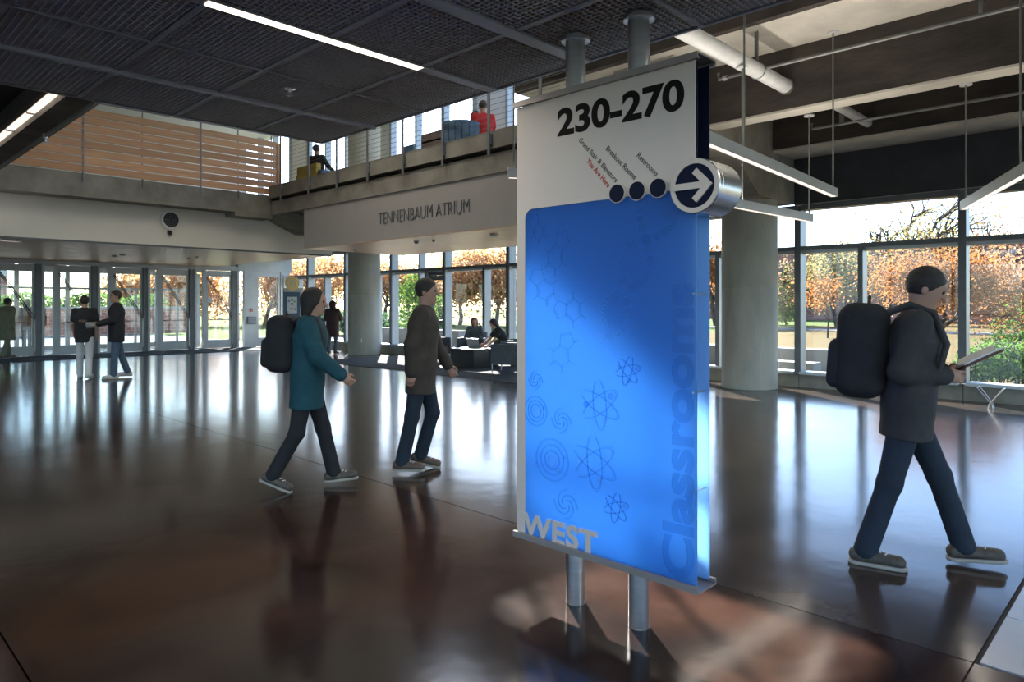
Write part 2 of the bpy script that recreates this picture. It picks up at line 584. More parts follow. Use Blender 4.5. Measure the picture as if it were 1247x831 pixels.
# fascia wall and its lettering
fw = thing('wall_fascia', 'grey plaster wall above the lounge carrying raised metal lettering', 'wall', (8.3, 6.4, 2.87), kind=S)
box('panel', 'fascia_plaster', fw, 8.3, 8.5, 6.43, 14.86, 2.87, 3.79)
box('edge_trim', 'soffit_wood', fw, 8.28, 8.52, 6.43, 14.88, 2.855, 2.87)
a, b = at(462, 272, X=8.3), at(574, 250, X=8.3)
put_text('TENNENBAUM ATRIUM', 'letter', 'post_steel', fw, (8.29, at(461.5, 268, X=8.3).y, 3.19), (0, -1, 0), (0, 0, 1), .3, bold=-0.007, depth=.018,
         fit=at(461.5, 268, X=8.3).y - at(572, 249, X=8.3).y, fith=.235, split=True)
# soffits, one board beside the next
sb = thing('ceiling_soffit', 'warm boarded soffit over the lounge below the lettered wall', 'soffit', (8.3, 6.4, 2.87), kind=S)
y = 6.43
proto = None
while y < 14.7:
    for i in range(2):
        x0 = 8.52 + i * 1.3
        MB().box(x0, x0 + 1.292, y, min(y + 1.2, 14.86) - .008, 2.855, 2.875).build('board', 'soffit_wood', sb)
    y += 1.2
box('backing', 'concrete_shaded', sb, 8.52, 11.1, 6.43, 14.86, 2.88, 2.92)
box('inner_edge', 'white_paint', sb, 11.1, 11.16, 6.43, 14.86, 2.855, 3.9)
sa = thing('ceiling_entrance', 'warm boarded soffit in front of the entrance doors', 'soffit', (2.94, 17, 2.9), kind=S)
for j in range(8):
    for i in range(3):
        x0, y0 = 2.94 + i * 2.45, 17.02 + j * .97
        MB().box(x0, x0 + 2.444, y0, y0 + .962, 2.9, 2.92).build('board', 'soffit_wood', sa)
box('backing', 'concrete_shaded', sa, 2.94, 10.3, 17.02, DY, 2.925, 2.96)
box('edge_trim', 'aluminium_dark', sa, 2.90, 10.32, 16.99, 17.02, 2.89, 2.93)
tag(box('ceiling_low', 'white_paint', None, 10.33, WX, 16.95, 29, 3.52, 3.6), 'white ceiling strip above the corner windows', 'ceiling', kind=S)
tag(box('ceiling_left', 'plaster', None, -10, 2.9, 17.02, DY, 2.95, 3.0), 'plaster ceiling left of the boarded soffit', 'ceiling', kind=S)

# ---- left bridge: concrete band, plaster wall below, wooden guard above
br = thing('bridge', 'concrete edge of the upper walkway under the wooden guard', 'balcony', (2.45, 16.5, 3.8), kind=S)
box('band', 'concrete', br, -10, 8.45, 16.46, 16.9, 3.8, 4.29)
box('deck', 'concrete', br, -10, 8.5, 16.9, 29, 4.0, 4.29)
box('corbel', 'concrete', br, 7.35, 8.3, 16.42, 16.95, 3.70, 3.8)
wl = thing('wall_left', 'pale plaster wall above the entrance soffit', 'wall', (2, 17, 2.9), kind=S)
box('panel', 'plaster', wl, -10, 10.35, 17.0, 17.02, 2.93, 3.8)
box('core', 'plaster', wl, -10, 10.35, 17.02, 17.1, 2.97, 4.0)

# ---- entrance: five glass doors with side lights
hd = thing('wall_entrance', 'pale metal wall framing the row of glass entrance doors', 'wall', (3.7, DY, 0), kind=S)
XP = [2.195, 3.69, 5.19, 6.685, 8.165, 9.67, 11.19]
for i, x in enumerate(XP[:-1]):
    MB().box(x - .005, XP[i + 1] - .012, DY - .06, DY + .1, 2.78, 2.93).build('head_panel', 'door_frame', hd)
box('head_panel', 'door_frame', hd, 11.185, WX, DY - .06, DY + .1, 2.78, 3.52)
MB().box(11.42, 11.88, DY - .05, DY + .1, 0, 2.78).build('end_panel', 'door_frame', hd)
MB().box(-10, 2.19, DY - .05, DY + .1, 0, 2.95).build('left_panel', 'door_frame', hd)
for i, x in enumerate(XP):
    MB().box(x - .05, x + .02, DY - .12, DY + .1, 0, 2.78).build('post', 'door_frame', hd)
dl = ['glass entrance door just beyond the left edge of view', 'glass entrance door behind the olive coated person', 'glass entrance door behind the boy in white trousers',
      'glass entrance door right of the man in the open jacket', 'fourth glass entrance door, clear of people', 'rightmost glass entrance door with a pale sticker']
for i, x in enumerate(XP[:-1]):
    d = thing('door_%d' % (i + 1), dl[i], 'door', (x + .36, DY, 0), kind=S)
    x0, x1 = x + .37, x + 1.29
    fr = MB()
    fr.box(x + .26, x0 - .005, DY - .09, DY + .06, 0, 2.78)
    fr.box(x + .02, x + .26, DY - .04, DY + .04, 0, .06)
    fr.box(x + .02, x + .26, DY - .04, DY + .04, 2.72, 2.78)
    fr.build('jamb', 'door_frame', d)
    box('side_light', 'glass_door', d, x + .02, x + .26, DY - .006, DY + .006, .06, 2.72)
    lf = MB()
    lf.box(x0, x0 + .08, DY - .03, DY + .03, .02, 2.76)
    lf.box(x1 - .07, x1, DY - .03, DY + .03, .02, 2.76)
    lf.box(x0 + .08, x1 - .07, DY - .03, DY + .03, .02, .31)
    lf.box(x0 + .08, x1 - .07, DY - .03, DY + .03, 2.56, 2.76)
    lf.build('leaf_frame', 'door_frame', d)
    box('pane', 'glass_door', d, x0 + .08, x1 - .07, DY - .006, DY + .006, .31, 2.56)
    box('hinge_jamb', 'aluminium_dark', d, x1 + .004, XP[i + 1] - .055, DY - .1, DY + .08, 0, 2.78)
    for k in (0, .045):
        MB().tube([(x0 + .02 + k, DY - .07, 2.52), (x1 - .03 + k, DY - .07, 1.12 + k)], .014, 8).build('diagonal_bar', 'aluminium_dark', d)
    MB().tube([(x1 - .03, DY - .07, 1.12), (x1 - .005, DY - .08, 1.08), (x1 - .005, DY - .08, .15)], .013, 8).build('pull_bar', 'steel', d)
    MB().tube([(x0 + .04, DY + .08, 1.02), (x1 - .04, DY + .08, 1.02)], .016, 8).build('push_bar', 'aluminium_dark', d)
d = bpy.data.objects['door_6']
MB().lathe([(.11, 0), (.11, .004)], (XP[5] + .50, DY - .012, 1.72), axis='Y', n=20).build('round_sticker', 'white_paint', d)
o = thing('window_1', 'tall fixed pane between the doors and the blue board', 'window', (11.88, DY, 0), kind=S)
fr = MB()
for x0, x1, z0, z1 in ((11.89, 11.97, .02, 2.77), (12.74, 12.84, .02, 2.77), (11.97, 12.74, .02, .34), (11.97, 12.74, 2.6, 2.77)):
    fr.box(x0, x1, DY - .04, DY + .05, z0, z1)
fr.build('frame', 'door_frame', o)
box('pane', 'glass_clear', o, 11.97, 12.74, DY - .006, DY + .006, .34, 2.6)
box('corner_post', 'door_frame', o, 12.845, WX - .12, DY - .08, DY + .1, 0, 2.78)
# vestibule and its outer doors
ve = thing('wall_vestibule', 'outer glazed screen of the entrance vestibule', 'wall', (3.7, 28.4, 0), kind=S)
for i, x in enumerate([x for x in XP]):
    MB().box(x - .06, x + .06, 28.35, 28.5, 0, 2.8).build('post', 'door_frame', ve)
for i, x in enumerate(XP[:-1]):
    f2 = MB().box(x + .06, XP[i + 1] - .06, 28.4, 28.45, 2.1, 2.18).box(x + .06, XP[i + 1] - .06, 28.4, 28.45, 0, .12).box(x + .06, XP[i + 1] - .06, 28.38, 28.47, 2.7, 2.95)
    f2.box(x + .70, x + .78, 28.4, 28.45, .12, 2.1)
    f2.build('frame', 'door_frame', ve)
    box('pane', 'glass_door', ve, x + .06, XP[i + 1] - .06, 28.42, 28.43, .12, 2.7)
tag(box('ceiling_vestibule', 'white_paint', None, -10, WX, DY + .1, 28.6, 2.95, 3.05), 'white ceiling of the entrance vestibule', 'ceiling', kind=S)
tag(box('wall_vestibule_side', 'glass_door', None, 12.9, 13.0, DY + .12, 28.35, 0, 2.9), 'glass side wall of the vestibule next to the corner window', 'wall', kind=S)
# wall behind the upper floor
tag(box('wall_upper', 'white_paint', None, -10, WX, 28.6, 28.8, 4.3, 8.4), 'white wall at the end of the upper floor', 'wall', kind=S)


# ---- window wall on the right: one structure per bay
def bay(n, label, y0, y1, sub_low, sub_full=(), z0=.30, zt=2.62, z1=3.40, door=None):
    o = thing('window_%d' % n, label, 'window', (WX, y0, 0), kind=S)
    mu = MB().box(WX - .16, WX + .1, y0 - .05, y0 + .05, z0, z1)
    mu.build('mullion', 'aluminium', o)
    box('mullion_cap', 'aluminium_dark', o, WX - .19, WX - .16, y0 - .055, y0 + .055, z0 - .02, z1)
    box('sill', 'aluminium', o, WX - .24, WX + .1, y0 + .05, y1 - .05, z0 - .05, z0)
    box('head', 'aluminium_dark', o, WX - .14, WX + .1, y0 + .05, y1 - .05, z1 - .07, z1 + .03)
    box('transom', 'aluminium_dark', o, WX - .17, WX + .1, y0 + .05, y1 - .05, zt - .045, zt + .03)
    box('transom_ledge', 'aluminium', o, WX - .05, WX + .1, y0 + .05, y1 - .05, zt - .10, zt - .045)
    cuts = sorted([y0 + .05] + [c for c in sub_full] + [y1 - .05])
    for a, b in zip(cuts[:-1], cuts[1:]):
        box('pane', 'glass_clear', o, WX - .006, WX + .006, a, b, zt + .03, z1 - .07)
    low = sorted([y0 + .05] + list(sub_low) + list(sub_full) + [y1 - .05])
    for a, b in zip(low[:-1], low[1:]):
        if door and abs(a - door) < .06:
            f = MB().box(WX - .05, WX + .05, a + .03, a + .13, .03, 2.42).box(WX - .05, WX + .05, b - .13, b - .03, .03, 2.42)
            f.box(WX - .05, WX + .05, a + .13, b - .13, .03, .3).box(WX - .05, WX + .05, a + .13, b - .13, 2.28, 2.42).box(WX - .05, WX + .05, a + .13, b - .13, 1.04, 1.10)
            f.box(WX - .08, WX + .06, a, b, 2.43, 2.52)
            f.build('door_leaf', 'aluminium_dark', o)
            box('door_pane', 'glass_clear', o, WX - .006, WX + .006, a + .13, b - .13, .3, 2.28)
        else:
            box('pane', 'glass_clear', o, WX - .006, WX + .006, a, b, z0, zt - .10)
    for c in sub_low:
        box('sub_mullion', 'aluminium', o, WX - .14, WX + .1, c - .035, c + .035, z0, zt - .10)
        box('sub_mullion_cap', 'aluminium_dark', o, WX - .165, WX - .14, c - .04, c + .04, z0, zt - .045)
    for c in sub_full:
        box('sub_mullion', 'aluminium', o, WX - .14, WX + .1, c - .035, c + .035, z0, z1 - .07)
    return o


BAYS = [(-8.0, -5.2, []), (-5.2, -2.6, []), (-2.6, 0.0, []), (0.0, 2.6, []), (2.6, 5.25, [4.15]), (5.25, 7.85, [6.9]), (7.85, 10.4, []), (10.4, 12.9, [11.7]),
        (12.9, 15.5, [13.85]), (15.5, 18.1, [16.38]), (18.1, 20.75, [18.98]), (20.75, 23.25, [22.1]), (23.25, 24.72, [24.1])]
BL = ['window bay far to the right outside the view', 'window bay right of the walker, second beyond the view', 'window bay just beyond the right edge of the view',
      'window over green shrubs at the right edge', 'wide window behind the walker with the backpack', 'window bay behind the thick round column',
      'window bay hidden behind the blue sign', 'window bay beside the sign near the right lounge chair', 'window behind the two seated students',
      'window bay holding a dark framed glass side door', 'window left of the side door, beside the far column', 'window behind the standing woman in the dark coat',
      'narrow corner window next to the blue board']
for i, (y0, y1, sub) in enumerate(BAYS):
    bay(i + 2, BL[i], y0, y1, sub, sub_full=[16.72] if i == 9 else [], door=15.55 if i == 9 else None)
wb = thing('baseboard_right', 'low grey curb wall under the long row of windows', 'curb', (WX - .1, -8, 0), kind=S)
for (y0, y1, s_) in BAYS:
    if y0 == 15.5:
        box('panel', 'concrete', wb, WX - .12, WX + .15, 16.42, y1 - .006, 0, .25)
    else:
        box('panel', 'concrete', wb, WX - .12, WX + .15, y0 + .006, y1 - .006, 0, .25)
# wall band above the windows of the far bays, and the upper floor windows
tag(box('wall_right', 'white_paint', None, WX - .1, WX + .3, 6.43, 28.6, 3.44, 3.94), 'white wall band above the far windows', 'wall', kind=S)
uw = thing('window_50', 'tall bright windows along the upper floor', 'window', (WX, 8.6, 4.3), kind=S)
y = 6.5
k = 0
while y < 28.4:
    box('mullion', 'aluminium', uw, WX - .12, WX + .1, y - .05, y + .05, 4.3, 8.4)
    y2 = min(y + 1.3, 28.5)
    if k % 4 == 1:
        box('blind_panel', 'white_paint', uw, WX - .03, WX + .03, y + .05, y2 - .05, 4.3, 8.4)
    else:
        box('pane', 'glass_clear', uw, WX - .006, WX + .006, y + .05, y2 - .05, 4.3, 8.4)
        box('rail', 'aluminium', uw, WX - .06, WX + .06, y + .05, y2 - .05, 5.75, 5.83)
    y = y2
    k += 1
# unseen canopies added outside to block the high sun
tag(box('added_canopy', 'concrete', None, WX + .6, 16.6, -30, 9.0, 4.3, 4.7), 'unseen concrete canopy added outside to keep high sun off the near windows', 'canopy', kind=S)
tag(box('added_canopy', 'concrete', None, WX + .6, 15.4, 9.0, 24, 4.3, 4.7), 'narrower unseen concrete canopy added outside to keep high sun off the far windows', 'canopy', kind=S)

# ================================================================== GRID CEILING
GZ = 2.95
gc = thing('ceiling_grid', 'dark open grid ceiling of square mesh panels between metal rails', 'ceiling', (0, 0, GZ), kind=S)
GXs = [-1.82, -1.195, -.57, .055, .68, 1.33, 1.95, 2.56, 3.18]
GYs = [-2.4, -1.7, -1.0, -.3, .35, 1.05, 1.75, 2.49, 3.25, 3.96, 4.6, 5.38]
eg = MB()
nx, ny = 19, 21
for i in range(nx):
    x = -.5 + (i + .5) / nx
    eg.add([(x - .0048, -.5, 0), (x + .0048, -.5, 0), (x + .0048, .5, 0), (x - .0048, .5, 0), (x - .0048, -.5, .014), (x + .0048, -.5, .014), (x + .0048, .5, .014), (x - .0048, .5, .014)],
           [(0, 3, 2, 1), (4, 5, 6, 7), (1, 2, 6, 5), (3, 0, 4, 7)])
for j in range(ny):
    y = -.5 + (j + .5) / ny
    eg.add([(-.5, y - .0044, .001), (.5, y - .0044, .001), (.5, y + .0044, .001), (-.5, y + .0044, .001), (-.5, y - .0044, .013), (.5, y - .0044, .013), (.5, y + .0044, .013), (-.5, y + .0044, .013)],
           [(0, 3, 2, 1), (4, 5, 6, 7), (0, 1, 5, 4), (2, 3, 7, 6)])
first = None
for i in range(len(GXs) - 1):
    for j in range(len(GYs) - 1):
        x0, x1, y0, y1 = GXs[i], GXs[i + 1], GYs[j], GYs[j + 1]
        p = ((x0 + x1) / 2, (y0 + y1) / 2, .006)
        s = (x1 - x0 - .03, y1 - y0 - .03, 1)
        if first is None:
            first = eg.build('mesh_panel', 'blade', gc, local=True)
            first.location = p
            first.scale = s
        else:
            link_copy(first, gc, p, s)
for i, x in enumerate(GXs):
    w = .016 if i != len(GXs) - 1 else .01
    box('cross_rail', 'rail_paint', gc, x - w, x + w, GYs[0], GYs[-1], GZ, GZ + .035)
for j, y in enumerate(GYs):
    if abs(y - 3.25) < .01 or abs(y - .35) < .01:
        continue
    w, m, dz = .012, 'rail_paint', .002
    if abs(y - 4.6) < .01 or abs(y - 1.05) < .01:
        w, m, dz = .022, 'rail_gloss', .012
    if abs(y - 2.49) < .01 or abs(y + .3) < .01:
        w, m, dz = .042, 'rail_gloss', .006
    if j == len(GYs) - 1:
        w = .01
    box('main_rail', m, gc, GXs[0], GXs[-1], y - w, y + w, GZ - dz, GZ + .034)
for y in (3.25, .35):
    box('main_rail', 'rail_gloss', gc, 2.575, GXs[-1], y - .036, y + .036, GZ - .003, GZ + .034)
    box('main_rail', 'rail_gloss', gc, GXs[0], 1.31, y - .036, y + .036, GZ - .003, GZ + .034)
def lamp(name, loc, sx, sy, watts, parent=None, rz=0.0):
    ld = bpy.data.lights.new(name, 'AREA')
    ld.shape = 'RECTANGLE'
    ld.size, ld.size_y = sx, sy
    ld.energy = watts
    ld.color = (1.0, 0.90, 0.79)
    lo_ = bpy.data.objects.new(name, ld)
    col.objects.link(lo_)
    lo_.location = loc
    lo_.rotation_euler = (0, 0, rz)
    ld.spread = math.radians(150)
    return lo_


for y, lab in ((3.25, 'long glowing strip light set in the dark grid ceiling'), (.35, 'unseen second strip light added in the grid ceiling, overhead of the viewpoint')):  # the second strip is out of view, added for more light inside
    lamp('strip_lamp', (1.945, y, GZ - .007), 1.2, .05, 5)
    li = thing('strip_light', lab, 'light', (1.94, y, GZ))
    MB().box(1.32, 2.57, y - .036, y - .03, GZ - .004, GZ + .04).box(1.32, 2.57, y + .03, y + .036, GZ - .004, GZ + .04).box(1.32, 2.57, y - .03, y + .03, GZ + .03, GZ + .04).build('housing', 'rail_gloss', li)
    box('diffuser', 'lamp_glow_bright', li, 1.322, 2.568, y - .029, y + .029, GZ - .006, GZ + .004)
p = at(353, 113, Z=GZ - .03)
sp = thing('sprinkler', 'small chrome sprinkler head under the grid ceiling', 'sprinkler', (p.x, p.y, GZ))
MB().lathe([(.036, 0), (.036, -.006), (.014, -.008), (.012, -.03), (.008, -.032)], (p.x, p.y, GZ), n=20).build('rosette', 'steel_brushed', sp, smooth=True)
MB().lathe([(.004, -.03), (.004, -.045), (.018, -.047), (.018, -.049)], (p.x, p.y, GZ), n=16).build('deflector', 'steel', sp)
# slot light and pipe under the corridor edge
sl_ = thing('slot_light', 'pale light slot along the concrete edge at the upper left', 'light', (2.05, 5.5, 3.95))
y = 5.5
while y < 16:
    MB().box(2.015, 2.10, y, y + 1.2, 3.965, 3.985).build('diffuser', 'lamp_glow', sl_)
    MB().box(2.01, 2.105, y + 1.2, y + 1.24, 3.955, 3.99).build('divider', 'rail_gloss', sl_)
    y += 1.24
cd = thing('conduit', 'thin pipe with a sprinkler below the concrete corridor edge', 'pipe', (2.36, 5.5, 3.85))
MB().tube([(2.37, 5.5, 3.86), (2.37, 16.3, 3.86)], .02, 8).build('pipe', 'conduit', cd, smooth=True)
for y in (6.5, 9.2, 11.6, 14.4):
    MB().tube([(2.37, y, 3.86), (2.37, y, 3.9)], .01, 6).build('hanger', 'conduit', cd)
y = 11.2
MB().lathe([(.03, .03), (.03, -.03), (.014, -.034), (.014, -.075), (.03, -.08), (.03, -.085)], (2.37, y, 3.86), n=12).build('sprinkler_head', 'steel', cd)
# ================================================================== GROUND OUTSIDE
mat('dry_grass', (0.095, 0.068, 0.026), (0.145, 0.108, 0.045), rough=0.95, spec=0.05, scale=1.4, bump=0.5, bscale=40, detail=8)
mat('green_grass', (0.065, 0.095, 0.02), (0.11, 0.14, 0.035), rough=0.95, spec=0.05, scale=1.2, bump=0.5, bscale=40, detail=8)
mat('paving', (0.13, 0.13, 0.128), (0.165, 0.163, 0.16), rough=0.85, spec=0.05, scale=2, bump=0.1)
mat('white_concrete', (0.26, 0.26, 0.255), (0.31, 0.31, 0.305), rough=0.8, spec=0.05, scale=2, bump=0.1)
mat('soil', (0.12, 0.085, 0.05), (0.19, 0.14, 0.085), rough=0.95, spec=0.05, scale=4, bump=0.6, bscale=50)
gd = thing('ground', 'open ground outside with dry lawn, green lawn and paths', 'ground', (WX + .3, 0, -.1), kind=S)
box('dry_lawn', 'dry_grass', gd, WX + .15, 160, -80, 20.5, -.6, -.12)
box('green_lawn', 'green_grass', gd, WX + .15, 160, 20.5, 200, -.6, -.12)
box('entrance_paving', 'paving', gd, -60, WX + .15, 28.6, 200, -.6, -.04)
box('rear_paving', 'paving', gd, -120, -10.1, -80, 28.6, -.6, -.12)
box('side_paving', 'paving', gd, -10.1, WX + .15, -80, -8.1, -.6, -.12)
box('far_path', 'paving', gd, 46, 50, -80, 120, -.6, -.10)
box('green_path', 'paving', gd, 15.2, 21, 20.5, 34, -.6, -.10)
box('front_bed', 'soil', gd, WX + .2, 16.5, -30, 4.9, -.6, -.10)
box('terrace', 'paving', gd, WX + .2, 16.8, 4.9, 24.6, -.6, -.09)
for lab, c in (('long low white concrete wall outside beyond the round column', (17.0, 17.5, 5.2, 13.5, -.12, .48)),
               ('short white concrete block on the terrace outside', (15.6, 16.1, 5.9, 7.6, -.09, .26)),
               ('white planter wall outside left of the side door', (16.6, 17.0, 18.8, 24.5, -.09, .62))):
    o = thing('garden_wall', lab, 'wall', (c[0], c[2], c[4]))
    n = max(1, round((c[3] - c[2]) / 2.0))
    for k in range(n):
        y0 = c[2] + (c[3] - c[2]) * k / n
        MB().bbox(c[0], c[1], y0 + .006, c[2] + (c[3] - c[2]) * (k + 1) / n - .006, c[4], c[5], .012).build('block', 'white_concrete', o)

# ---- brick buildings far behind the trees
mb = mat('brick', (0.20, 0.07, 0.05), (0.27, 0.10, 0.07), rough=0.9, scale=3)
bt = mb.node_tree.nodes.new('ShaderNodeTexBrick')
bt.inputs['Color1'].default_value = (0.22, 0.075, 0.055, 1)
bt.inputs['Color2'].default_value = (0.28, 0.105, 0.075, 1)
bt.inputs['Mortar'].default_value = (0.33, 0.27, 0.23, 1)
bt.inputs['Scale'].default_value = 1.5
mp_ = mb.node_tree.nodes.new('ShaderNodeMapping')
mp_.inputs['Rotation'].default_value = (math.pi / 2, 0, 0)
tcb = next(n for n in mb.node_tree.nodes if n.type == 'TEX_COORD')
cmb = mb.node_tree.nodes.new('ShaderNodeCombineXYZ')
spx = mb.node_tree.nodes.new('ShaderNodeSeparateXYZ')
add_ = mb.node_tree.nodes.new('ShaderNodeMath')
mb.node_tree.links.new(tcb.outputs['Object'], spx.inputs[0])
mb.node_tree.links.new(spx.outputs['X'], add_.inputs[0])
mb.node_tree.links.new(spx.outputs['Y'], add_.inputs[1])
mb.node_tree.links.new(add_.outputs[0], cmb.inputs['X'])
mb.node_tree.links.new(spx.outputs['Z'], cmb.inputs['Y'])
mb.node_tree.links.new(cmb.outputs[0], bt.inputs['Vector'])
mb.node_tree.links.new(bt.outputs['Color'], mb.node_tree.nodes['Principled BSDF'].inputs['Base Color'])
mat('window_dark', (0.04, 0.05, 0.06), rough=0.15)


def building(label, x0, x1, y0, y1, h, face, n, band=True):
    o = thing('building', label, 'building', (x0, y0, -.12))
    box('walls', 'brick', o, x0, x1, y0, y1, -.12, h)
    box('roof_edge', 'white_concrete', o, x0 - .2, x1 + .2, y0 - .2, y1 + .2, h, h + .35)
    for k in range(n):
        for z in ((1.0, 2.6), (4.6, 6.2)):
            if z[1] > h:
                continue
            if face == 'X':
                a = y0 + (y1 - y0) * (k + .3) / n
                w = MB().box(x0 - .08, x0 + .02, a, a + (y1 - y0) / n * .45, z[0], z[1]).build('window', 'white_concrete', o)
                MB().box(x0 - .10, x0 - .08, a + .1, a + (y1 - y0) / n * .45 - .1, z[0] + .1, z[1] - .1).build('pane', 'window_dark', w)
            else:
                a = x0 + (x1 - x0) * (k + .3) / n
                w = MB().box(a, a + (x1 - x0) / n * .45, y0 - .08, y0 + .02, z[0], z[1]).build('window', 'white_concrete', o)
                MB().box(a + .1, a + (x1 - x0) / n * .45 - .1, y0 - .10, y0 - .08, z[0] + .1, z[1] - .1).build('pane', 'window_dark', w)
    if band:
        if face == 'X':
            box('white_band', 'white_concrete', o, x0 - .12, x0, y0, y1, 3.3, 3.9)
        else:
            box('white_band', 'white_concrete', o, x0, x1, y0 - .12, y0, 3.3, 3.9)
    return o


building('long red brick building far beyond the lawn and trees', 78, 90, -6, 44, 7.6, 'X', 12)
building('red brick building across from the entrance doors', -14, 9, 52, 60, 7.2, 'Y', 7)
bw = thing('brick_wall', 'low brick garden wall outside the entrance doors', 'wall', (0, 41, 0))
box('wall', 'brick', bw, -6, 15.5, 41, 41.4, -.04, 1.35)
box('coping', 'white_concrete', bw, -6.1, 15.6, 40.95, 41.45, 1.35, 1.45)

# ---- trees and shrubs
mat('bark', (0.045, 0.035, 0.028), (0.10, 0.08, 0.065), rough=0.95, scale=6, bump=0.6, bscale=30, stretch=(1, 1, .3))
mat('bark_pale', (0.16, 0.14, 0.12), (0.24, 0.21, 0.18), rough=0.9, scale=6, bump=0.4, bscale=30, stretch=(1, 1, .3))


def leaf_mat(name, c1, c2, tr):
    return mat(name, c1, c2, rough=0.7, scale=2.3, detail=2, ramp=(0.4, 0.6), trans=(*tr, 0.5))


leaf_mat('leaf_orange', (0.22, 0.085, 0.03), (0.30, 0.15, 0.06), (0.36, 0.16, 0.055))
leaf_mat('leaf_rust', (0.23, 0.13, 0.08), (0.30, 0.19, 0.12), (0.38, 0.22, 0.13))
leaf_mat('leaf_olive', (0.14, 0.12, 0.05), (0.22, 0.18, 0.08), (0.28, 0.24, 0.10))
leaf_mat('leaf_tan', (0.40, 0.20, 0.085), (0.50, 0.31, 0.16), (0.66, 0.38, 0.17))
leaf_mat('leaf_green', (0.035, 0.075, 0.016), (0.08, 0.14, 0.03), (0.11, 0.21, 0.035))
leaf_mat('leaf_pine', (0.03, 0.07, 0.035), (0.06, 0.12, 0.06), (0.08, 0.16, 0.07))


def leaves(pts, size, r):
    n = len(pts)
    P_ = np.array(pts, dtype=np.float64)
    u = r.normal(size=(n, 3))
    u /= np.linalg.norm(u, axis=1)[:, None]
    w = r.normal(size=(n, 3))
    w -= (w * u).sum(1)[:, None] * u
    w /= np.linalg.norm(w, axis=1)[:, None]
    sz = size * r.uniform(.6, 1.3, size=(n, 1))
    u *= sz * .5
    w *= sz * .32
    V = np.stack([P_ - u, P_ + w, P_ + u, P_ - w], 1).reshape(-1, 3)
    me = bpy.data.meshes.new('foliage')
    me.vertices.add(4 * n)
    me.vertices.foreach_set('co', V.ravel())
    me.loops.add(4 * n)
    me.loops.foreach_set('vertex_index', np.arange(4 * n))
    me.polygons.add(n)
    me.polygons.foreach_set('loop_start', np.arange(0, 4 * n, 4))
    me.update(calc_edges=True)
    return me


def tree(name, label, x, y, h, spread, lm, n, size, seed, trunk=.12, fork=.3, bark='bark', droop=0.0, levels=4, group=None, tight=.5, kids=(3, 4), zb=-.12):
    R_ = random.Random(seed)
    nr = np.random.default_rng(seed)
    o = thing(name, label, 'tree' if 'shrub' not in name else 'shrub', (x, y, zb), group=group)
    wood = MB()
    tips = []

    def grow(p, d, L, r, lev):
        pts = [p]
        q = p.copy()
        dd = d.copy()
        for k in range(3):
            dd = (dd + Vector((R_.gauss(0, .13), R_.gauss(0, .13), R_.gauss(.04 - droop * .1, .08)))).normalized()
            q = q + dd * (L / 3)
            pts.append(q.copy())
        wood.tube(pts, [r, r * .88, r * .76, r * .62], 7 if lev < 2 else 4, caps=False)
        if lev >= levels - 1:
            tips.extend(pts[1:])
        if lev == levels:
            return
        for k in range(R_.randint(*kids)):
            az = R_.uniform(0, 2 * math.pi)
            el = R_.uniform(.35, .95)
            s = dd.orthogonal().normalized()
            s.rotate(Quaternion(dd, az))
            nd = (dd * math.cos(el) + s * math.sin(el) * spread).normalized()
            nd.z = max(nd.z, -.15)
            t = R_.uniform(.45, 1.0)
            base = pts[1].lerp(pts[3], t)
            grow(base, nd, L * R_.uniform(.62, .82), r * .58, lev + 1)
    grow(Vector((x, y, zb - .05)), Vector((R_.gauss(0, .05), R_.gauss(0, .05), 1)).normalized(), h * fork, trunk, 0)
    wood.build('trunk', bark, o, smooth=True)
    if n:
        T = np.array([t[:] for t in tips])
        pick = T[nr.integers(0, len(T), n)] + nr.normal(size=(n, 3)) * np.array([tight, tight, tight * .7])
        pick[:, 2] = np.maximum(pick[:, 2], zb + .05)
        pick -= np.array([x, y, zb])
        me = leaves(pick, size, nr)
        me.materials.append(MATS[lm])
        f = bpy.data.objects.new('foliage', me)
        col.objects.link(f)
        f.parent = o
        f['kind'] = 'stuff'
    return o


def shrub(label, x, y, r, h, lm, n, size, seed, name='shrub', cone=False, zb=-.1):
    nr = np.random.default_rng(seed)
    o = thing(name, label, 'shrub' if not cone else 'tree', (x, y, zb))
    w = MB()
    R_ = random.Random(seed)
    if cone:
        w.tube([(x, y, zb - .05), (x, y, zb + h * .95)], [.07, .02], 7)
    else:
        for k in range(9):
            a = R_.uniform(0, 6.28)
            w.tube([(x + .1 * math.cos(a), y + .1 * math.sin(a), zb - .05), (x + r * .35 * math.cos(a), y + r * .35 * math.sin(a), zb + h * .5), (x + r * .7 * math.cos(a), y + r * .7 * math.sin(a), zb + h * .85)], [.014, .01, .004], 5)
    w.build('stem', 'bark', o)
    v = nr.normal(size=(n, 3))
    v /= np.linalg.norm(v, axis=1)[:, None]
    v *= nr.uniform(.55, 1.0, size=(n, 1))
    lump = 1 + .18 * np.sin(v[:, :1] * 7 + seed) * np.cos(v[:, 1:2] * 6)
    v *= lump
    if cone:
        t = (v[:, 2] + 1) / 2
        v[:, 0] *= r * (1.05 - t)
        v[:, 1] *= r * (1.05 - t)
        v[:, 2] = t * h
    else:
        v = v * np.array([r, r, h / 2]) + np.array([0, 0, h / 2])
        v[:, 2] = np.maximum(v[:, 2], .02)
    me = leaves(v, size, nr)
    me.materials.append(MATS[lm])
    f = bpy.data.objects.new('foliage', me)
    col.objects.link(f)
    f.parent = o
    f['kind'] = 'stuff'
    return o


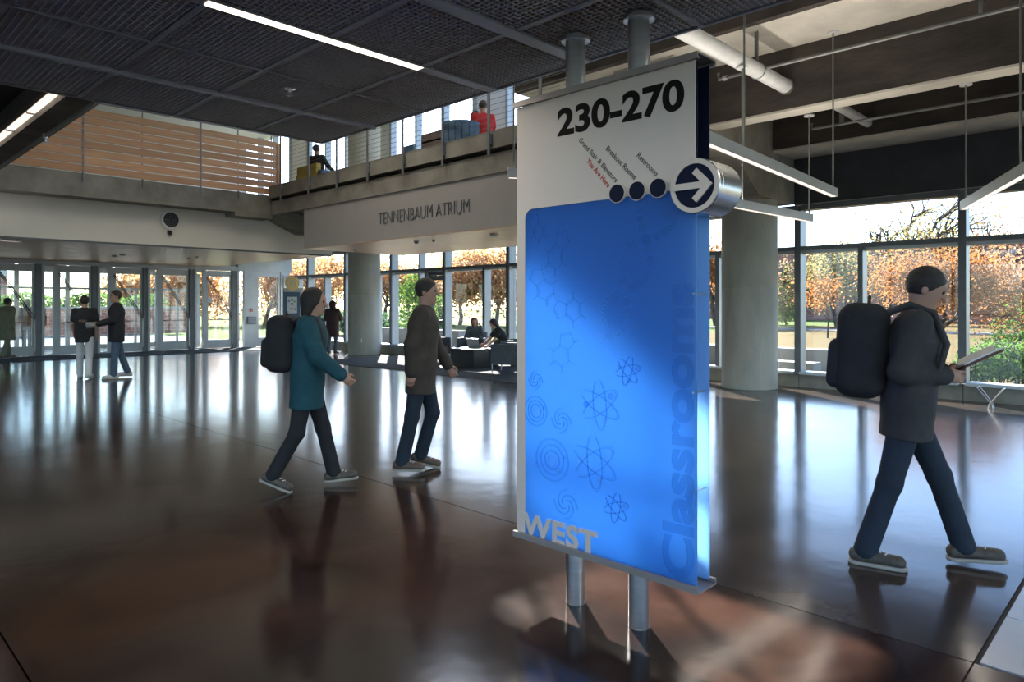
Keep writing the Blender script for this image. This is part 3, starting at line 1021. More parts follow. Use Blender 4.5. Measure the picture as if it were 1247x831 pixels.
p = at(1143, 441, Z=-.12)
tree('oak_tree', 'orange leaved tree outside directly behind the walker', p.x, p.y, 5.4, 1.15, 'leaf_orange', 15000, .085, 11, trunk=.10, fork=.24, bark='bark', tight=.5)
p = at(1066, 402, Z=-.12)
tree('oak_tree', 'large dark trunked oak farther out with wide bare limbs', p.x, p.y, 19.0, 1.3, 'leaf_olive', 3500, .18, 5, trunk=.42, fork=.2, tight=.9, kids=(3, 4))
p = at(1020, 399, Z=-.12)
tree('oak_tree', 'olive leaved tree beyond the lawn left of the walker', p.x, p.y, 9.5, 1.2, 'leaf_olive', 7000, .22, 8, trunk=.2, fork=.26, tight=.8)
p = at(1008, 412, Z=-.12)
tree('young_tree', 'slim young tree with orange leaves on the dry lawn', p.x, p.y, 4.2, .7, 'leaf_orange', 1100, .16, 21, trunk=.05, fork=.34, tight=.3, levels=3)
p = at(1213, 432, Z=-.12)
tree('young_tree', 'thin pale stemmed bare tree at the right window', p.x, p.y, 6.4, .8, 'leaf_rust', 1500, .12, 33, trunk=.06, fork=.26, bark='bark_pale', tight=.5)
p = at(1240, 404, Z=-.12)
tree('oak_tree', 'rust leaved tree at the far right beyond the dry lawn', p.x, p.y, 5.5, 1.2, 'leaf_rust', 5000, .22, 14, trunk=.16, fork=.26, tight=.8)
p = at(1150, 397, Z=-.12)
tree('oak_tree', 'rust coloured tree near the far brick building', p.x, p.y, 7.0, 1.2, 'leaf_rust', 5000, .24, 17, trunk=.2, fork=.2, tight=.9)
p = at(1215, 396, Z=-.12)
tree('oak_tree', 'tall sparse bare limbed tree against the sky at the right', p.x, p.y, 20.0, 1.2, 'leaf_rust', 1800, .25, 19, trunk=.3, fork=.2, tight=.9)
p = at(957, 396, Z=-.12)
shrub('conical green tree outside beside the round column', p.x, p.y, 1.5, 4.8, 'leaf_green', 3000, .22, 3, name='conical_tree', cone=True)
p = at(872, 397, Z=-.12)
tree('oak_tree', 'orange tree seen between the sign and the column', p.x, p.y, 10, 1.1, 'leaf_orange', 5000, .3, 41, trunk=.2, fork=.26, tight=.9)
p = at(905, 396, Z=-.12)
tree('oak_tree', 'rust tree hidden mostly behind the round column', p.x, p.y, 9, 1.1, 'leaf_rust', 4000, .3, 43, trunk=.2, fork=.26, tight=.9)
for k, (x, y, r, h) in enumerate(((1190, 468, .45, .75), (1215, 466, .6, .95), (1243, 468, .6, .8), (1236, 455, .8, 1.1))):
    p = at(x, y, Z=-.1)
    shrub(['low green shrub under the right window, leftmost', 'taller green shrub under the right window, middle', 'low green shrub under the right window, at the edge',
           'green shrub behind the others under the right window'][k], p.x, p.y, r, h, 'leaf_green', 1500, .075, 50 + k)
p = at(1250, 440, Z=-.1)
shrub('yellow green bush at the right edge of the window', p.x, p.y, .9, 1.9, 'leaf_green', 1500, .1, 60)
# through the far windows and doors
for k, (x, y, h, lm, n, seed, lab) in enumerate((
        (560, 396, 9.5, 'leaf_tan', 5000, 71, 'orange tree behind the seated students, left one'), (604, 397, 10, 'leaf_tan', 6000, 72, 'orange tree behind the seated students, right one'),
        (640, 396, 9, 'leaf_tan', 4000, 73, 'rust tree mostly hidden behind the sign edge'), (520, 394, 8, 'leaf_olive', 4000, 74, 'olive tree behind the glass side door'),
        (468, 395, 9, 'leaf_tan', 4000, 75, 'rust tree just right of the far column'), (400, 394, 9.5, 'leaf_tan', 6000, 76, 'rust tree behind the standing woman'),
        (362, 395, 8.5, 'leaf_tan', 5000, 77, 'orange tree behind the corner window'), (322, 396, 8, 'leaf_tan', 5000, 78, 'rust tree behind the tall fixed pane'),
        (225, 398, 7.5, 'leaf_tan', 4500, 79, 'orange tree outside behind the fourth door'), (165, 397, 7.5, 'leaf_tan', 4500, 80, 'orange tree outside behind the third door'))):
    p = at(x, y, Z=-.1)
    tree('maple_tree', lab, p.x, p.y, h * 1.35, 1.1, lm, int(n * 1.5), .27, seed, trunk=.18, fork=.18, tight=1.0, bark='bark_pale' if k < 2 else 'bark')
for k, (x, y, r, h) in enumerate(((506, 418, .9, 3.2), (523, 415, .8, 2.4))):
    p = at(x, y, Z=-.1)
    shrub(['tall green shrub outside left of the side door', 'green shrub outside behind the side door'][k], p.x, p.y, r, h, 'leaf_green', 2600, .13, 90 + k)
for k, (x, y, r, h) in enumerate(((385, 408, 2.2, 1.5), (440, 408, 2.0, 1.3))):
    p = at(x, y, Z=-.1)
    shrub(['dark hedge outside behind the standing woman', 'dark hedge outside behind the far column'][k], p.x, p.y, r, h, 'leaf_pine', 2200, .2, 95 + k)
hg = thing('hedge', 'green hedge on top of the low brick wall outside the doors', 'hedge', (4.5, 43, -.04))
nr = np.random.default_rng(5)
v = nr.uniform(size=(9000, 3)) * np.array([21, 1.6, 1.1]) + np.array([-10.5, -.8, 1.0])
v[:, 2] += .15 * np.sin(v[:, 0] * 2.1)
me = leaves(v, .2, nr)
me.materials.append(MATS['leaf_green'])
f = bpy.data.objects.new('foliage', me)
col.objects.link(f)
f.parent = hg
f['kind'] = 'stuff'
w = MB()
for k in range(22):
    w.tube([(-5.5 + k, 43, -.1), (-5.5 + k, 43, 1.6)], .03, 5)
w.build('stems', 'bark', hg)
hg.children[-1]['kind'] = 'stuff'
lp = at(1233, 402, Z=-.12)
lm_ = thing('lamp_post', 'slim grey lamp post on the lawn at the far right', 'lamp', (lp.x, lp.y, -.12))
MB().tube([(lp.x, lp.y, -.12), (lp.x, lp.y, 5.6)], [.09, .06], 10).build('pole', 'post_steel', lm_, smooth=True)
MB().lathe([(.12, 5.55), (.3, 5.62), (.3, 5.7), (.1, 5.8)], (lp.x, lp.y, 0), n=16).build('head', 'post_steel', lm_, smooth=True)
# ================================================================== THE SIGN
mat('sign_white', (0.68, 0.60, 0.54), (0.70, 0.62, 0.56), rough=0.4, scale=2)
mat('sign_blue', (0.012, 0.125, 0.50), (0.013, 0.13, 0.52), rough=0.38, scale=2, trans=(0.50, 0.77, 1.0, 0.62))
mat('sign_blue_back', (0.16, 0.38, 0.85), (0.165, 0.39, 0.86), rough=0.4, scale=2, trans=(0.46, 0.72, 1.0, 0.72))
m_ = mat('sign_relief', (0.02, 0.14, 0.60), (0.02, 0.15, 0.62), rough=0.3, scale=2)
_t = m_.node_tree.nodes.new('ShaderNodeBsdfTransparent')
_t.inputs[0].default_value = (0.94, 0.97, 1.0, 1)
_x = m_.node_tree.nodes.new('ShaderNodeMixShader')
_x.inputs[0].default_value = 0.87
m_.node_tree.links.new(m_.node_tree.nodes['Principled BSDF'].outputs[0], _x.inputs[1])
m_.node_tree.links.new(_t.outputs[0], _x.inputs[2])
m_.node_tree.links.new(_x.outputs[0], m_.node_tree.nodes['Material Output'].inputs['Surface'])
mat('sign_navy', (0.006, 0.011, 0.034), (0.007, 0.012, 0.038), rough=0.65, scale=2, spec=0.15)
mat('sign_ink', (0.010, 0.008, 0.007), (0.012, 0.009, 0.008), rough=0.7, scale=2, spec=0.15)
mat('sign_brown_ink', (0.09, 0.05, 0.03), rough=0.4)
mat('sign_red_ink', (0.55, 0.05, 0.02), rough=0.4)
mat('rail_bronze', (0.33, 0.30, 0.28), (0.38, 0.35, 0.33), rough=0.4, metal=0.5, scale=3)
FX, BX, YL, YR, ZB, ZT = 2.77, 2.885, 2.645, 1.555, .305, 2.632     # front face, back face, left and right edge, bottom and top of the panels
sg = thing('wayfinding_sign', 'tall blue and white directory sign on two steel posts', 'sign', (2.83, 2.1, 0))
# posts from floor to grid ceiling, with flanges
for y, lab in ((2.285, 'left'), (1.895, 'right')):
    MB().lathe([(.051, 0), (.051, .004), (.050, .005), (.050, ZB - .03)], (2.83, y, 0), n=36).build('lower_post', 'steel', sg, smooth=True)
    po = MB().lathe([(.052, ZT + .04), (.052, GZ)], (2.83, y, 0), n=36).build('upper_post', 'steel', sg, smooth=True)
    fl_ = MB().lathe([(.074, GZ - .028), (.076, GZ - .026), (.076, GZ - .014), (.058, GZ - .013), (.058, GZ)], (2.83, y, 0), n=36).build('flange', 'steel', po, smooth=True)
    for k in range(6):
        a = math.pi / 6 + k * math.pi / 3
        MB().lathe([(.004, GZ - .030), (.004, GZ - .027)], (2.83 + .066 * math.cos(a), y + .066 * math.sin(a), 0), n=8).build('bolt', 'steel', po)


def rail(name, z0, sgn):
    prof = [(-.085, 0), (.085, 0), (.085, .030), (.066, .030), (.066, .022), (.077, .022), (.077, .008), (-.077, .008), (-.077, .022), (-.066, .022), (-.066, .030), (-.085, .030)]
    b = MB()
    b.prism([(2.8275 + p[0], z0 + sgn * p[1]) for p in prof], lambda a, c, t: (a, t, c), YR - .022, YL + .012)
    return b.build(name, 'rail_bronze', sg)


rail('bottom_rail', ZB - .026, 1)
rail('top_rail', ZT + .030, -1)
# panels
blue = MB().box(FX, FX + .012, YR, YL - .03, ZB, 2.16).build('front_panel', 'sign_blue', sg)
MB().box(BX - .008, BX, YR - .004, YL, ZB, 2.14).build('rear_panel', 'sign_blue_back', sg)
MB().box(BX - .008, BX, YR - .004, YL, 2.142, ZT).build('rear_head_panel', 'sign_navy', sg)  # navy puts the shade of the unlit gap into the colour
MB().box(FX + .012, BX - .008, YL - .012, YL - .004, ZB + .004, ZT - .004).build('added_side_panel', 'sign_white', sg)  # unseen closure added to keep the sun out of the gap
# white plate: top field and left margin in one piece with a rounded inner corner
ZE, YM = 2.068, 2.585
arc = [(YM - .055 + .055 * math.cos(a), ZE - .055 + .055 * math.sin(a)) for a in [math.radians(d) for d in range(90, -1, -9)]]
poly = [(YL, ZB), (YL, ZT), (YR, ZT), (YR, ZE)] + arc + [(YM, ZB)]
n = len(poly)
bm = bmesh.new()
lo = [bm.verts.new((FX - .006, p[0], p[1])) for p in poly]
hi = [bm.verts.new((FX, p[0], p[1])) for p in poly]
bm.faces.new(lo)
bm.faces.new(list(reversed(hi)))
for i in range(n):
    bm.faces.new((lo[i], hi[i], hi[(i + 1) % n], lo[(i + 1) % n]))
bm.normal_update()
bmesh.ops.triangulate(bm, faces=[f for f in bm.faces if len(f.verts) > 4])
MB().bm(bm).build('white_plate', 'sign_white', sg)
MB().box(FX + .012, FX + .016, YR, YL, 2.165, ZT).build('head_backing', 'sign_navy', sg)
RT, UP = (0, -1, 0), (0, 0, 1)
dg0 = put_text('230-270', 'numeral', 'sign_ink', sg, (FX - .007, 2.352, 2.432), RT, UP, .2, bold=.0065, depth=.002, fit=.742, fith=.147, split=True, res=8)
for s_, y, z, y2, z2, m in (('Grand Stair & Elevators', 2.213, 2.382, 1.985, 2.142, 'sign_brown_ink'), ('You Are Here', 2.163, 2.270, 2.030, 2.122, 'sign_red_ink'),
                            ('Breakout Rooms', 2.043, 2.312, 1.877, 2.142, 'sign_brown_ink'), ('Restrooms', 1.864, 2.252, 1.757, 2.142, 'sign_brown_ink')):
    d = Vector((0, y2 - y, z2 - z))
    put_text(s_, 'route_name', m, sg, (FX - .007, y, z), d, Vector((-1, 0, 0)).cross(d), .036, bold=.0004 if m != 'sign_red_ink' else .0009, depth=.001, fit=d.length)[0]['kind'] = 'stuff'
for y in (1.968, 1.853, 1.739):
    dsk = MB().lathe([(.046, -.014), (.046, 0)], (FX - .005, y, 2.087), axis='X', n=36).build('route_dot', 'sign_white', sg, smooth=True)
    MB().lathe([(.0425, -.0155), (.0425, -.013)], (FX - .005, y, 2.087), axis='X', n=36).build('dark_face', 'sign_navy', dsk, smooth=True)
put_text('WEST', 'direction_letter', 'sign_white', sg, (FX - .0045, 2.60, .305), RT, UP, .16, bold=.0045, depth=.009, fit=.505, fith=.122, split=True, space=1.06)
# drum with the arrow, let into the right edge
DYc, DZc, DR = 1.545, 2.072, .122
dr = MB().lathe([(DR - .004, -.03), (DR, -.026), (DR, -.002), (DR - .0015, -.001), (DR - .0015, .001), (DR, .002), (DR, .165), (DR - .004, .169)], (FX, DYc, DZc), axis='X', n=64).build('arrow_drum', 'steel_brushed', sg, smooth=True)
MB().lathe([(DR - .004, -.0305), (DR - .004, -.036), (.097, -.036), (.097, -.0305)], (FX, DYc, DZc), axis='X', n=64).build('white_ring', 'sign_white', dr, smooth=True)
MB().lathe([(.0965, -.0315), (.0965, -.0305)], (FX, DYc, DZc), axis='X', n=64).build('dark_face', 'sign_navy', dr, smooth=True)
b = MB()
w = .0145
tip = .088
shaft = [(-.1, -w), (tip - .03, -w), (tip - .03, w), (-.1, w)]
h = .075
q = w * 1.42
head = [(tip, 0), (tip - h, h), (tip - h - q, h - q), (tip - 2 * q, 0), (tip - h - q, -h + q), (tip - h, -h)]
fnp = lambda a, c, t: (t, DYc - a, DZc + c)
b.prism(shaft, fnp, FX - .0405, FX - .0312)
b.prism([head[0], head[1], head[2], head[3]], fnp, FX - .0408, FX - .0312)
b.prism([head[0], head[3], head[4], head[5]], fnp, FX - .0408, FX - .0312)
b.build('arrow', 'sign_white', dr)
# stand-off pins between the two panels
for z in (1.60, 1.16, .72):
    MB().tube([(FX - .004, YR + .012, z), (BX + .004, YR + .012, z)], .004, 8).build('standoff_pin', 'steel', sg)


# relief on the blue panel ------------------------------------------------
def on_panel(x, y):
    p = at(x, y, X=FX)
    return (p.y, p.z)


def strips(segs, w=.0042, t=.0035):
    b = MB()
    for s0, s1 in segs:
        v0, v1 = Vector((FX - t / 2 + .0005, s0[0], s0[1])), Vector((FX - t / 2 + .0005, s1[0], s1[1]))
        if (v1 - v0).length < 1e-5:
            continue
        e = (v1 - v0).normalized() * (w * .4)
        b.beam(v0 - e, v1 + e, t, w, up=Vector((1, 0, 0)).cross(v1 - v0))
    return b


def relief(name, segs, w=.0042):
    return strips(segs, w).build(name, 'sign_relief', sg)


def poly_segs(pts, closed=False):
    r = list(zip(pts[:-1], pts[1:]))
    if closed:
        r.append((pts[-1], pts[0]))
    return r


def molecule(box4, rot, seed):
    x0, y0, x1, y1 = box4
    a, c = on_panel(x0, y0), on_panel(x1, y1)
    cy, cz = (a[0] + c[0]) / 2, (a[1] + c[1]) / 2
    hw, hh = abs(a[0] - c[0]) / 2, abs(a[1] - c[1]) / 2
    hexa = [Vector((math.cos(math.radians(k * 60)), math.sin(math.radians(k * 60)))) for k in range(6)]
    # hexagon centred at origin, pentagon sharing edge 0-1
    e0, e1 = hexa[0], hexa[1]
    m_ = (e0 + e1) / 2
    nrm = m_.normalized()
    t = (e1 - e0).normalized()
    pent = [e0, e0 + nrm * .95 - t * .31, m_ + nrm * 1.54, e1 + nrm * .95 + t * .31, e1]
    sg_ = poly_segs(hexa, True) + poly_segs(pent)
    for k in (2, 3, 4, 5):
        sg_.append((hexa[k], hexa[k] * 1.55))
    sg_.append((pent[1], pent[1] + (pent[1] - m_).normalized() * .5))
    for k in (1, 3, 5):
        p, q_ = hexa[k] * .8, hexa[(k + 1) % 6] * .8
        sg_.append((p, q_))
    p3 = (pent[2] + pent[3]) / 2
    sg_.append((pent[2] * .86 + p3 * .06, pent[3] * .86 + p3 * .06))
    d = hexa[3].orthogonal() * .13
    sg_.append((hexa[3] + d, hexa[3] * 1.5 + d))
    R = Matrix.Rotation(math.radians(rot), 2)
    pts = [(R @ p, R @ q_) for p, q_ in sg_]
    xs = [v.x for s in pts for v in s]
    ys = [v.y for s in pts for v in s]
    kx, ky = 2 * hw / (max(xs) - min(xs)), 2 * hh / (max(ys) - min(ys))
    mx_, my_ = (max(xs) + min(xs)) / 2, (max(ys) + min(ys)) / 2
    f = lambda v: (cy - (v.x - mx_) * kx, cz + (v.y - my_) * ky)
    relief('molecule_relief', [(f(p), f(q_)) for p, q_ in pts])


for bx_, r_ in (((645, 258, 665, 297), 90), ((663, 283, 698, 336), 30), ((645, 323, 681, 373), 95), ((674, 356, 713, 400), 150), ((668, 404, 705, 456), 35)):
    molecule(bx_, r_, 0)


def ell(cy, cz, a, b, rot, n=40, a0=0, a1=360):
    r = math.radians(rot)
    o_ = []
    for k in range(n + 1):
        t = math.radians(a0 + (a1 - a0) * k / n)
        x, z = a * math.cos(t), b * math.sin(t)
        o_.append((cy - (x * math.cos(r) - z * math.sin(r)), cz + x * math.sin(r) + z * math.cos(r)))
    return o_


def atom(box4, tilt):
    x0, y0, x1, y1 = box4
    a, c = on_panel(x0, y0), on_panel(x1, y1)
    cy, cz = (a[0] + c[0]) / 2, (a[1] + c[1]) / 2
    R = (abs(a[0] - c[0]) + abs(a[1] - c[1])) / 4 * 1.04
    sg_ = []
    for k in range(3):
        for f_ in (1, .92):
            sg_ += poly_segs(ell(cy, cz, R * f_, R * .33 * f_, tilt + 60 * k, 36, 18, 342))
    at_ = relief('atom_relief', sg_, .003)
    for k, t in ((0, 90), (1, 200), (2, 300)):
        p = ell(cy, cz, R * .66, R * .66, tilt, 1, t, t)[0]
        MB().lathe([(R * .13, -.004), (R * .13, 0)], (FX, p[0], p[1]), axis='X', n=18).build('electron', 'sign_relief', at_, smooth=True)


for bx_, r_ in (((705.5, 462.5, 757, 525), 95), ((697, 527, 753, 602), 95), ((733, 598, 768, 640), 80), ((749, 433, 781, 471), 75)):
    atom(bx_, r_)


def rings(box4):
    x0, y0, x1, y1 = box4
    a, c = on_panel(x0, y0), on_panel(x1, y1)
    cy, cz, R = (a[0] + c[0]) / 2, (a[1] + c[1]) / 2, (abs(a[0] - c[0]) + abs(a[1] - c[1])) / 4
    o_ = relief('orbit_relief', sum((poly_segs(ell(cy, cz, R * f_, R * f_, 0, 40)) for f_ in (1, .94, .72, .67, .46, .41)), []), .003)
    MB().lathe([(R * .26, -.004), (R * .26, 0)], (FX, cy, cz), axis='X', n=24).build('core', 'sign_relief', o_, smooth=True)
    for t, f_ in ((20, .8), (200, 1.0), (310, .56)):
        p = ell(cy, cz, R * f_, R * f_, 0, 1, t, t)[0]
        MB().lathe([(R * .11, -.0045), (R * .11, 0)], (FX, p[0], p[1]), axis='X', n=14).build('planet', 'sign_relief', o_, smooth=True)


rings((652, 532, 694, 590))
rings((640, 480, 666, 522))


def spiral(box4):
    x0, y0, x1, y1 = box4
    a, c = on_panel(x0, y0), on_panel(x1, y1)
    cy, cz, R = (a[0] + c[0]) / 2, (a[1] + c[1]) / 2, (abs(a[0] - c[0]) + abs(a[1] - c[1])) / 4
    sg_ = []
    for k in range(4):
        for f_ in (1, .9):
            pts = []
            for j in range(18):
                t = j / 17
                r = R * f_ * (.22 + .78 * t)
                an = math.radians(k * 90 - 190 * t)
                pts.append((cy - r * math.cos(an), cz + r * math.sin(an)))
            sg_ += poly_segs(pts)
    relief('galaxy_relief', sg_, .0028)


for bx_ in ((643, 451, 662, 476), (670, 496, 697.5, 530), (672, 594, 707, 636)):
    spiral(bx_)
beads = [(275, 50, 8), (274, 82, 17), (275, 125, 20), (288, 172, 25), (308, 237, 32), (365, 215, 25), (412, 195, 22), (443, 172, 18), (466, 150, 12), (478, 133, 8), (484, 120, 5),
         (250, 258, 24), (215, 278, 19), (195, 299, 11), (182, 316, 8), (174, 331, 6), (168, 350, 8), (165, 377, 17), (163, 413, 21), (170, 462, 25), (182, 528, 32),
         (324, 297, 24), (332, 348, 18), (330, 380, 12), (330, 401, 7), (325, 418, 6), (318, 432, 9), (305, 453, 18), (277, 480, 22), (237, 503, 26),
         (132, 555, 23), (100, 578, 18), (83, 600, 10), (75, 617, 7), (70, 640, 7), (68, 663, 9), (75, 693, 16), (87, 730, 20), (108, 777, 26), (54, 791, 31),
         (148, 762, 21), (175, 740, 17), (192, 722, 10), (199, 705, 7), (203, 680, 8), (207, 642, 19), (199, 590, 24)]
bead = None
for x, y, r in beads:
    p = at(720 + x / 4.614, 240 + y / 4.614, X=FX)
    R = r / 4.614 * (p.x * math.cos(TH) + p.y * math.sin(TH)) / F
    if bead is None:
        bead = MB().lathe([(.0102, 0), (.0102, -.003), (.0090, -.0045)], (0, 0, 0), axis='X', n=20).build('bead_relief', 'sign_relief', sg, local=True, smooth=True)
        o_ = bead
    else:
        o_ = link_copy(bead, sg)
    o_.location = (FX - 2.83, p.y - 2.1, p.z)
    o_.scale = (1, R / .0102, R / .0102)
put_text('Classrooms', 'raised_letter', 'sign_relief', sg, (FX - .001, 1.572, .315), (0, 0, 1), (0, 1, 0), .22, bold=.007, depth=.006, fit=1.335, fith=.162, split=True, res=6)
# ================================================================== GUARDS, LIGHTS, PIPES, FURNITURE
# ---- wooden guard on the upper walkway
WY = 16.44
wg = thing('wooden_guard', 'long guard of horizontal warm brown boards on the upper walkway', 'railing', (2.5, WY, 4.3))
z0, z1, rows = 4.30, 5.66, 8
hgt = (z1 - z0) / rows
segx = [2.3, 4.15, 6.55, 8.42]
for r in range(rows):
    for k in range(3):
        MB().bbox(segx[k] + .004, segx[k + 1] - .004, WY - .012, WY + .012, z0 + r * hgt + .009, z0 + (r + 1) * hgt - .011, .003).build('board', 'guard_wood', wg)
for x in (2.65, 4.15, 5.3, 6.55, 7.45, 8.3):
    MB().box(x - .006, x + .006, WY + .013, WY + .06, 4.12, 5.78).build('post', 'post_steel', wg)
    if x in (4.15, 6.55):
        MB().box(x - .012, x + .012, WY - .022, WY - .013, 4.13, 5.80).build('cover_strip', 'post_steel', wg)
    else:
        MB().box(x - .012, x + .012, WY - .02, WY + .012, 4.14, 4.30).build('foot_strip', 'post_steel', wg)
MB().box(8.43, 8.50, WY - .02, WY + .05, 4.2, 5.62).build('end_board', 'guard_wood', wg)
MB().box(2.3, 8.5, WY + .02, WY + .06, 5.80, 5.83).build('top_rail', 'post_steel', wg)


# ---- cable guard along the balcony
def cable_guard(label, x, ys, z0, z1, n, xs=None):
    g_ = thing('cable_guard', label, 'railing', (x, ys[0], z0))
    for y in ys:
        MB().box(x - .05, x - .035, y - .03, y + .03, z0 - .42, z1 + .05).build('post', 'post_steel', g_)
        MB().box(x - .035, x + .005, y - .045, y + .045, z0 - .24, z0 - .06).build('bracket', 'post_steel', g_)
    for k in range(n):
        z = z0 + (z1 - z0) * (k + .5) / n
        MB().tube([(x - .042, ys[0], z), (x - .042, ys[-1], z)], .004, 5).build('cable', 'conduit', g_)
    MB().box(x - .06, x - .02, ys[0], ys[-1], z1, z1 + .04).build('top_rail', 'post_steel', g_)
    return g_


cable_guard('steel post and cable guard on the balcony edge above the lettering', 8.2, [6.5, 7.3, 8.47, 9.68, 10.86, 12.05, 13.22, 14.41, 15.72], 4.5, 5.62, 12)
pg = thing('post_row', 'row of grey guard post feet on the corridor edge, upper left', 'railing', (2.48, 6, 3.95))
for y in (7.2, 8.5, 9.8, 11.1, 12.4, 13.7, 15.0):
    MB().box(2.475, 2.49, y - .07, y + .07, 3.93, 4.25).build('foot_plate', 'post_steel', pg)
    MB().box(2.475, 2.5, y - .02, y + .02, 4.25, 5.4).build('post', 'post_steel', pg)


# ---- pendant lights
def pendant(label, a, b, rods, w=.085, h=.11, up_w=9, down_w=5):
    a, b = Vector(a), Vector(b)
    g_ = thing('pendant_light', label, 'light', ((a + b) / 2)[:], group='linear pendant lights')
    d = (b - a).normalized()
    s = Vector((d.y, -d.x, 0))
    up = Vector((0, 0, 1))
    m = MB()
    q = [s * (-w / 2), s * (w / 2), s * (w / 2) + up * h, s * (-w / 2) + up * h, s * (-w / 2 + .008), s * (w / 2 - .008), s * (w / 2 - .008) + up * .014, s * (-w / 2 + .008) + up * .014]
    vs = [a + k for k in q] + [b + k for k in q]
    fs = [(1, 2, 10, 9), (2, 3, 11, 10), (3, 0, 8, 11), (0, 4, 12, 8), (5, 1, 9, 13), (4, 7, 15, 12), (6, 5, 13, 14), (7, 6, 14, 15), (0, 1, 2, 3), (8, 11, 10, 9)]
    m.add(vs, fs).build('housing', 'lamp_housing', g_)
    n = max(1, round((b - a).length / 1.25))
    for k in range(n):
        p, q_ = a.lerp(b, k / n) + d * .02, a.lerp(b, (k + 1) / n) - d * .015
        MB().beam(p + up * .007, q_ + up * .007, w - .022, .008).build('diffuser', 'lamp_glow', g_)
    mid_ = (a + b) / 2
    lamp('pendant_lamp', (mid_.x, mid_.y, mid_.z - .002), (b - a).length * .96, .05, down_w, rz=math.atan2(d.y, d.x))
    up_ = lamp('added_uplamp', (mid_.x, mid_.y, mid_.z + h + .004), (b - a).length * .96, .05, up_w, rz=math.atan2(d.y, d.x))  # uplight added to brighten the slab above
    up_.rotation_euler = (math.pi, 0, -math.atan2(d.y, d.x))
    MB().beam(a + up * (h + .001), b + up * (h + .001), w - .03, .004).build('added_top_glow', 'lamp_glow', g_)  # glowing strip added to go with the uplight
    for t, zt in rods:
        p = a.lerp(b, t) + up * h
        MB().tube([p, (p.x, p.y, zt)], .011, 8).build('rod', 'conduit', g_)
        MB().lathe([(.07, zt - .02), (.07, zt)], (p.x, p.y, 0), n=20).build('ceiling_cup', 'lamp_housing', g_)
    return g_


pendant('upper pendant light right of the sign, slanting above the round column', (5.25, 3.07, 3.0), (9.71, 3.39, 3.0), [(.3, 8.4), (.985, 5.2)])
pendant('lower pendant light passing in front of the round column', (6.9, 4.1, 2.76), (10.3, 3.93, 2.76), [(.42, 4.56), (.985, 4.31)])
pendant('pendant light entering from the right edge of view', (6.6, .53, 2.75), (10.28, 2.02, 2.75), [(.4, 8.4), (.97, 4.31)])
pendant('pendant light end just left of the sign', (5.66, 5.56, 3.0), (7.1, 4.6, 3.0), [(.04, 8.4), (.9, 8.4)])
pendant('unseen high pendant light added to brighten the void, beside the balcony', (6.6, 8.6, 6.9), (6.6, 12.6, 6.9), [(.1, 8.4), (.9, 8.4)], down_w=18)  # this one and the next are unseen, added as light sources
pendant('unseen high pendant light added to brighten the void, beside the corridor', (4.0, 9.0, 6.9), (4.0, 13.0, 6.9), [(.1, 8.4), (.9, 8.4)], down_w=18)
p = at(24, 295, Z=2.85)
pendant('pendant light end at the left edge of view', (p.x - 2.6, p.y - .9, 2.85), (p.x, p.y, 2.85), [(.1, 4.18)], up_w=.5)

# ---- duct and conduits under the right slab
du = thing('round_duct', 'pale round duct running into the nearest concrete beam', 'duct', (6.5, 4.09, 4.66))
MB().tube([(5.0, 4.09, 4.66), (9.83, 4.09, 4.66)], .1, 20).build('pipe', 'duct', du, smooth=True)
MB().tube([(9.78, 4.09, 4.66), (9.82, 4.09, 4.66)], .115, 20).build('collar', 'conduit', du, smooth=True)
for x in (6.6, 8.9):
    MB().tube([(x, 4.09 + .104 * math.cos(t * .5236), 4.66 + .104 * math.sin(t * .5236)) if False else (x, 4.09 + .106 * math.cos(t * .5236), 4.66 + .106 * math.sin(t * .5236)) for t in range(12)], .008, 6, closed=True).build('clamp', 'conduit', du)
    MB().tube([(x, 4.09, 4.76), (x, 4.09, 5.2 if x > 8.7 else 8.4)], .008, 6).build('hanger', 'conduit', du)
a, b = at(875, 95, X=8.95), at(1247, 9, X=8.95)
cz = (a.z + b.z) / 2
c1 = thing('sprinkler_pipe', 'thin steel pipe under the concrete slab before the nearest beam', 'pipe', (8.95, a.y, cz))
MB().tube([(8.95, a.y, cz + .09), (8.95, a.y, cz), (8.95, -7.9, cz)], .022, 10).build('pipe', 'conduit', c1, smooth=True)
for y in (a.y - .55, 1.6, -1.0, -4):
    MB().box(8.93, 8.97, y - .02, y + .02, cz + .02, 5.2).build('hanger', 'conduit', c1)
MB().lathe([(.035, -.03), (.035, .03)], (8.95, a.y - .1, cz), axis='Y', n=14).build('elbow', 'steel', c1)
a, b = at(989, 167, X=11.2), at(1247, 101, X=11.2)
cz = (a.z + b.z) / 2
c2 = thing('sprinkler_pipe', 'thin steel pipe between the two concrete beams', 'pipe', (11.2, a.y, cz))
MB().tube([(11.2, a.y, cz + .09), (11.2, a.y, cz), (11.2, -7.9, cz)], .022, 10).build('pipe', 'conduit', c2, smooth=True)
for y in (a.y - .45, 1.0, -2.0):
    MB().box(11.17, 11.23, y - .03, y + .03, cz + .02, 5.2).build('hanger', 'conduit', c2)
MB().tube([(10.2, a.y - .5, cz + .2), (12.25, a.y - .5, cz + .2)], .07, 14).build('crossing_pipe', 'duct', c2, smooth=True)

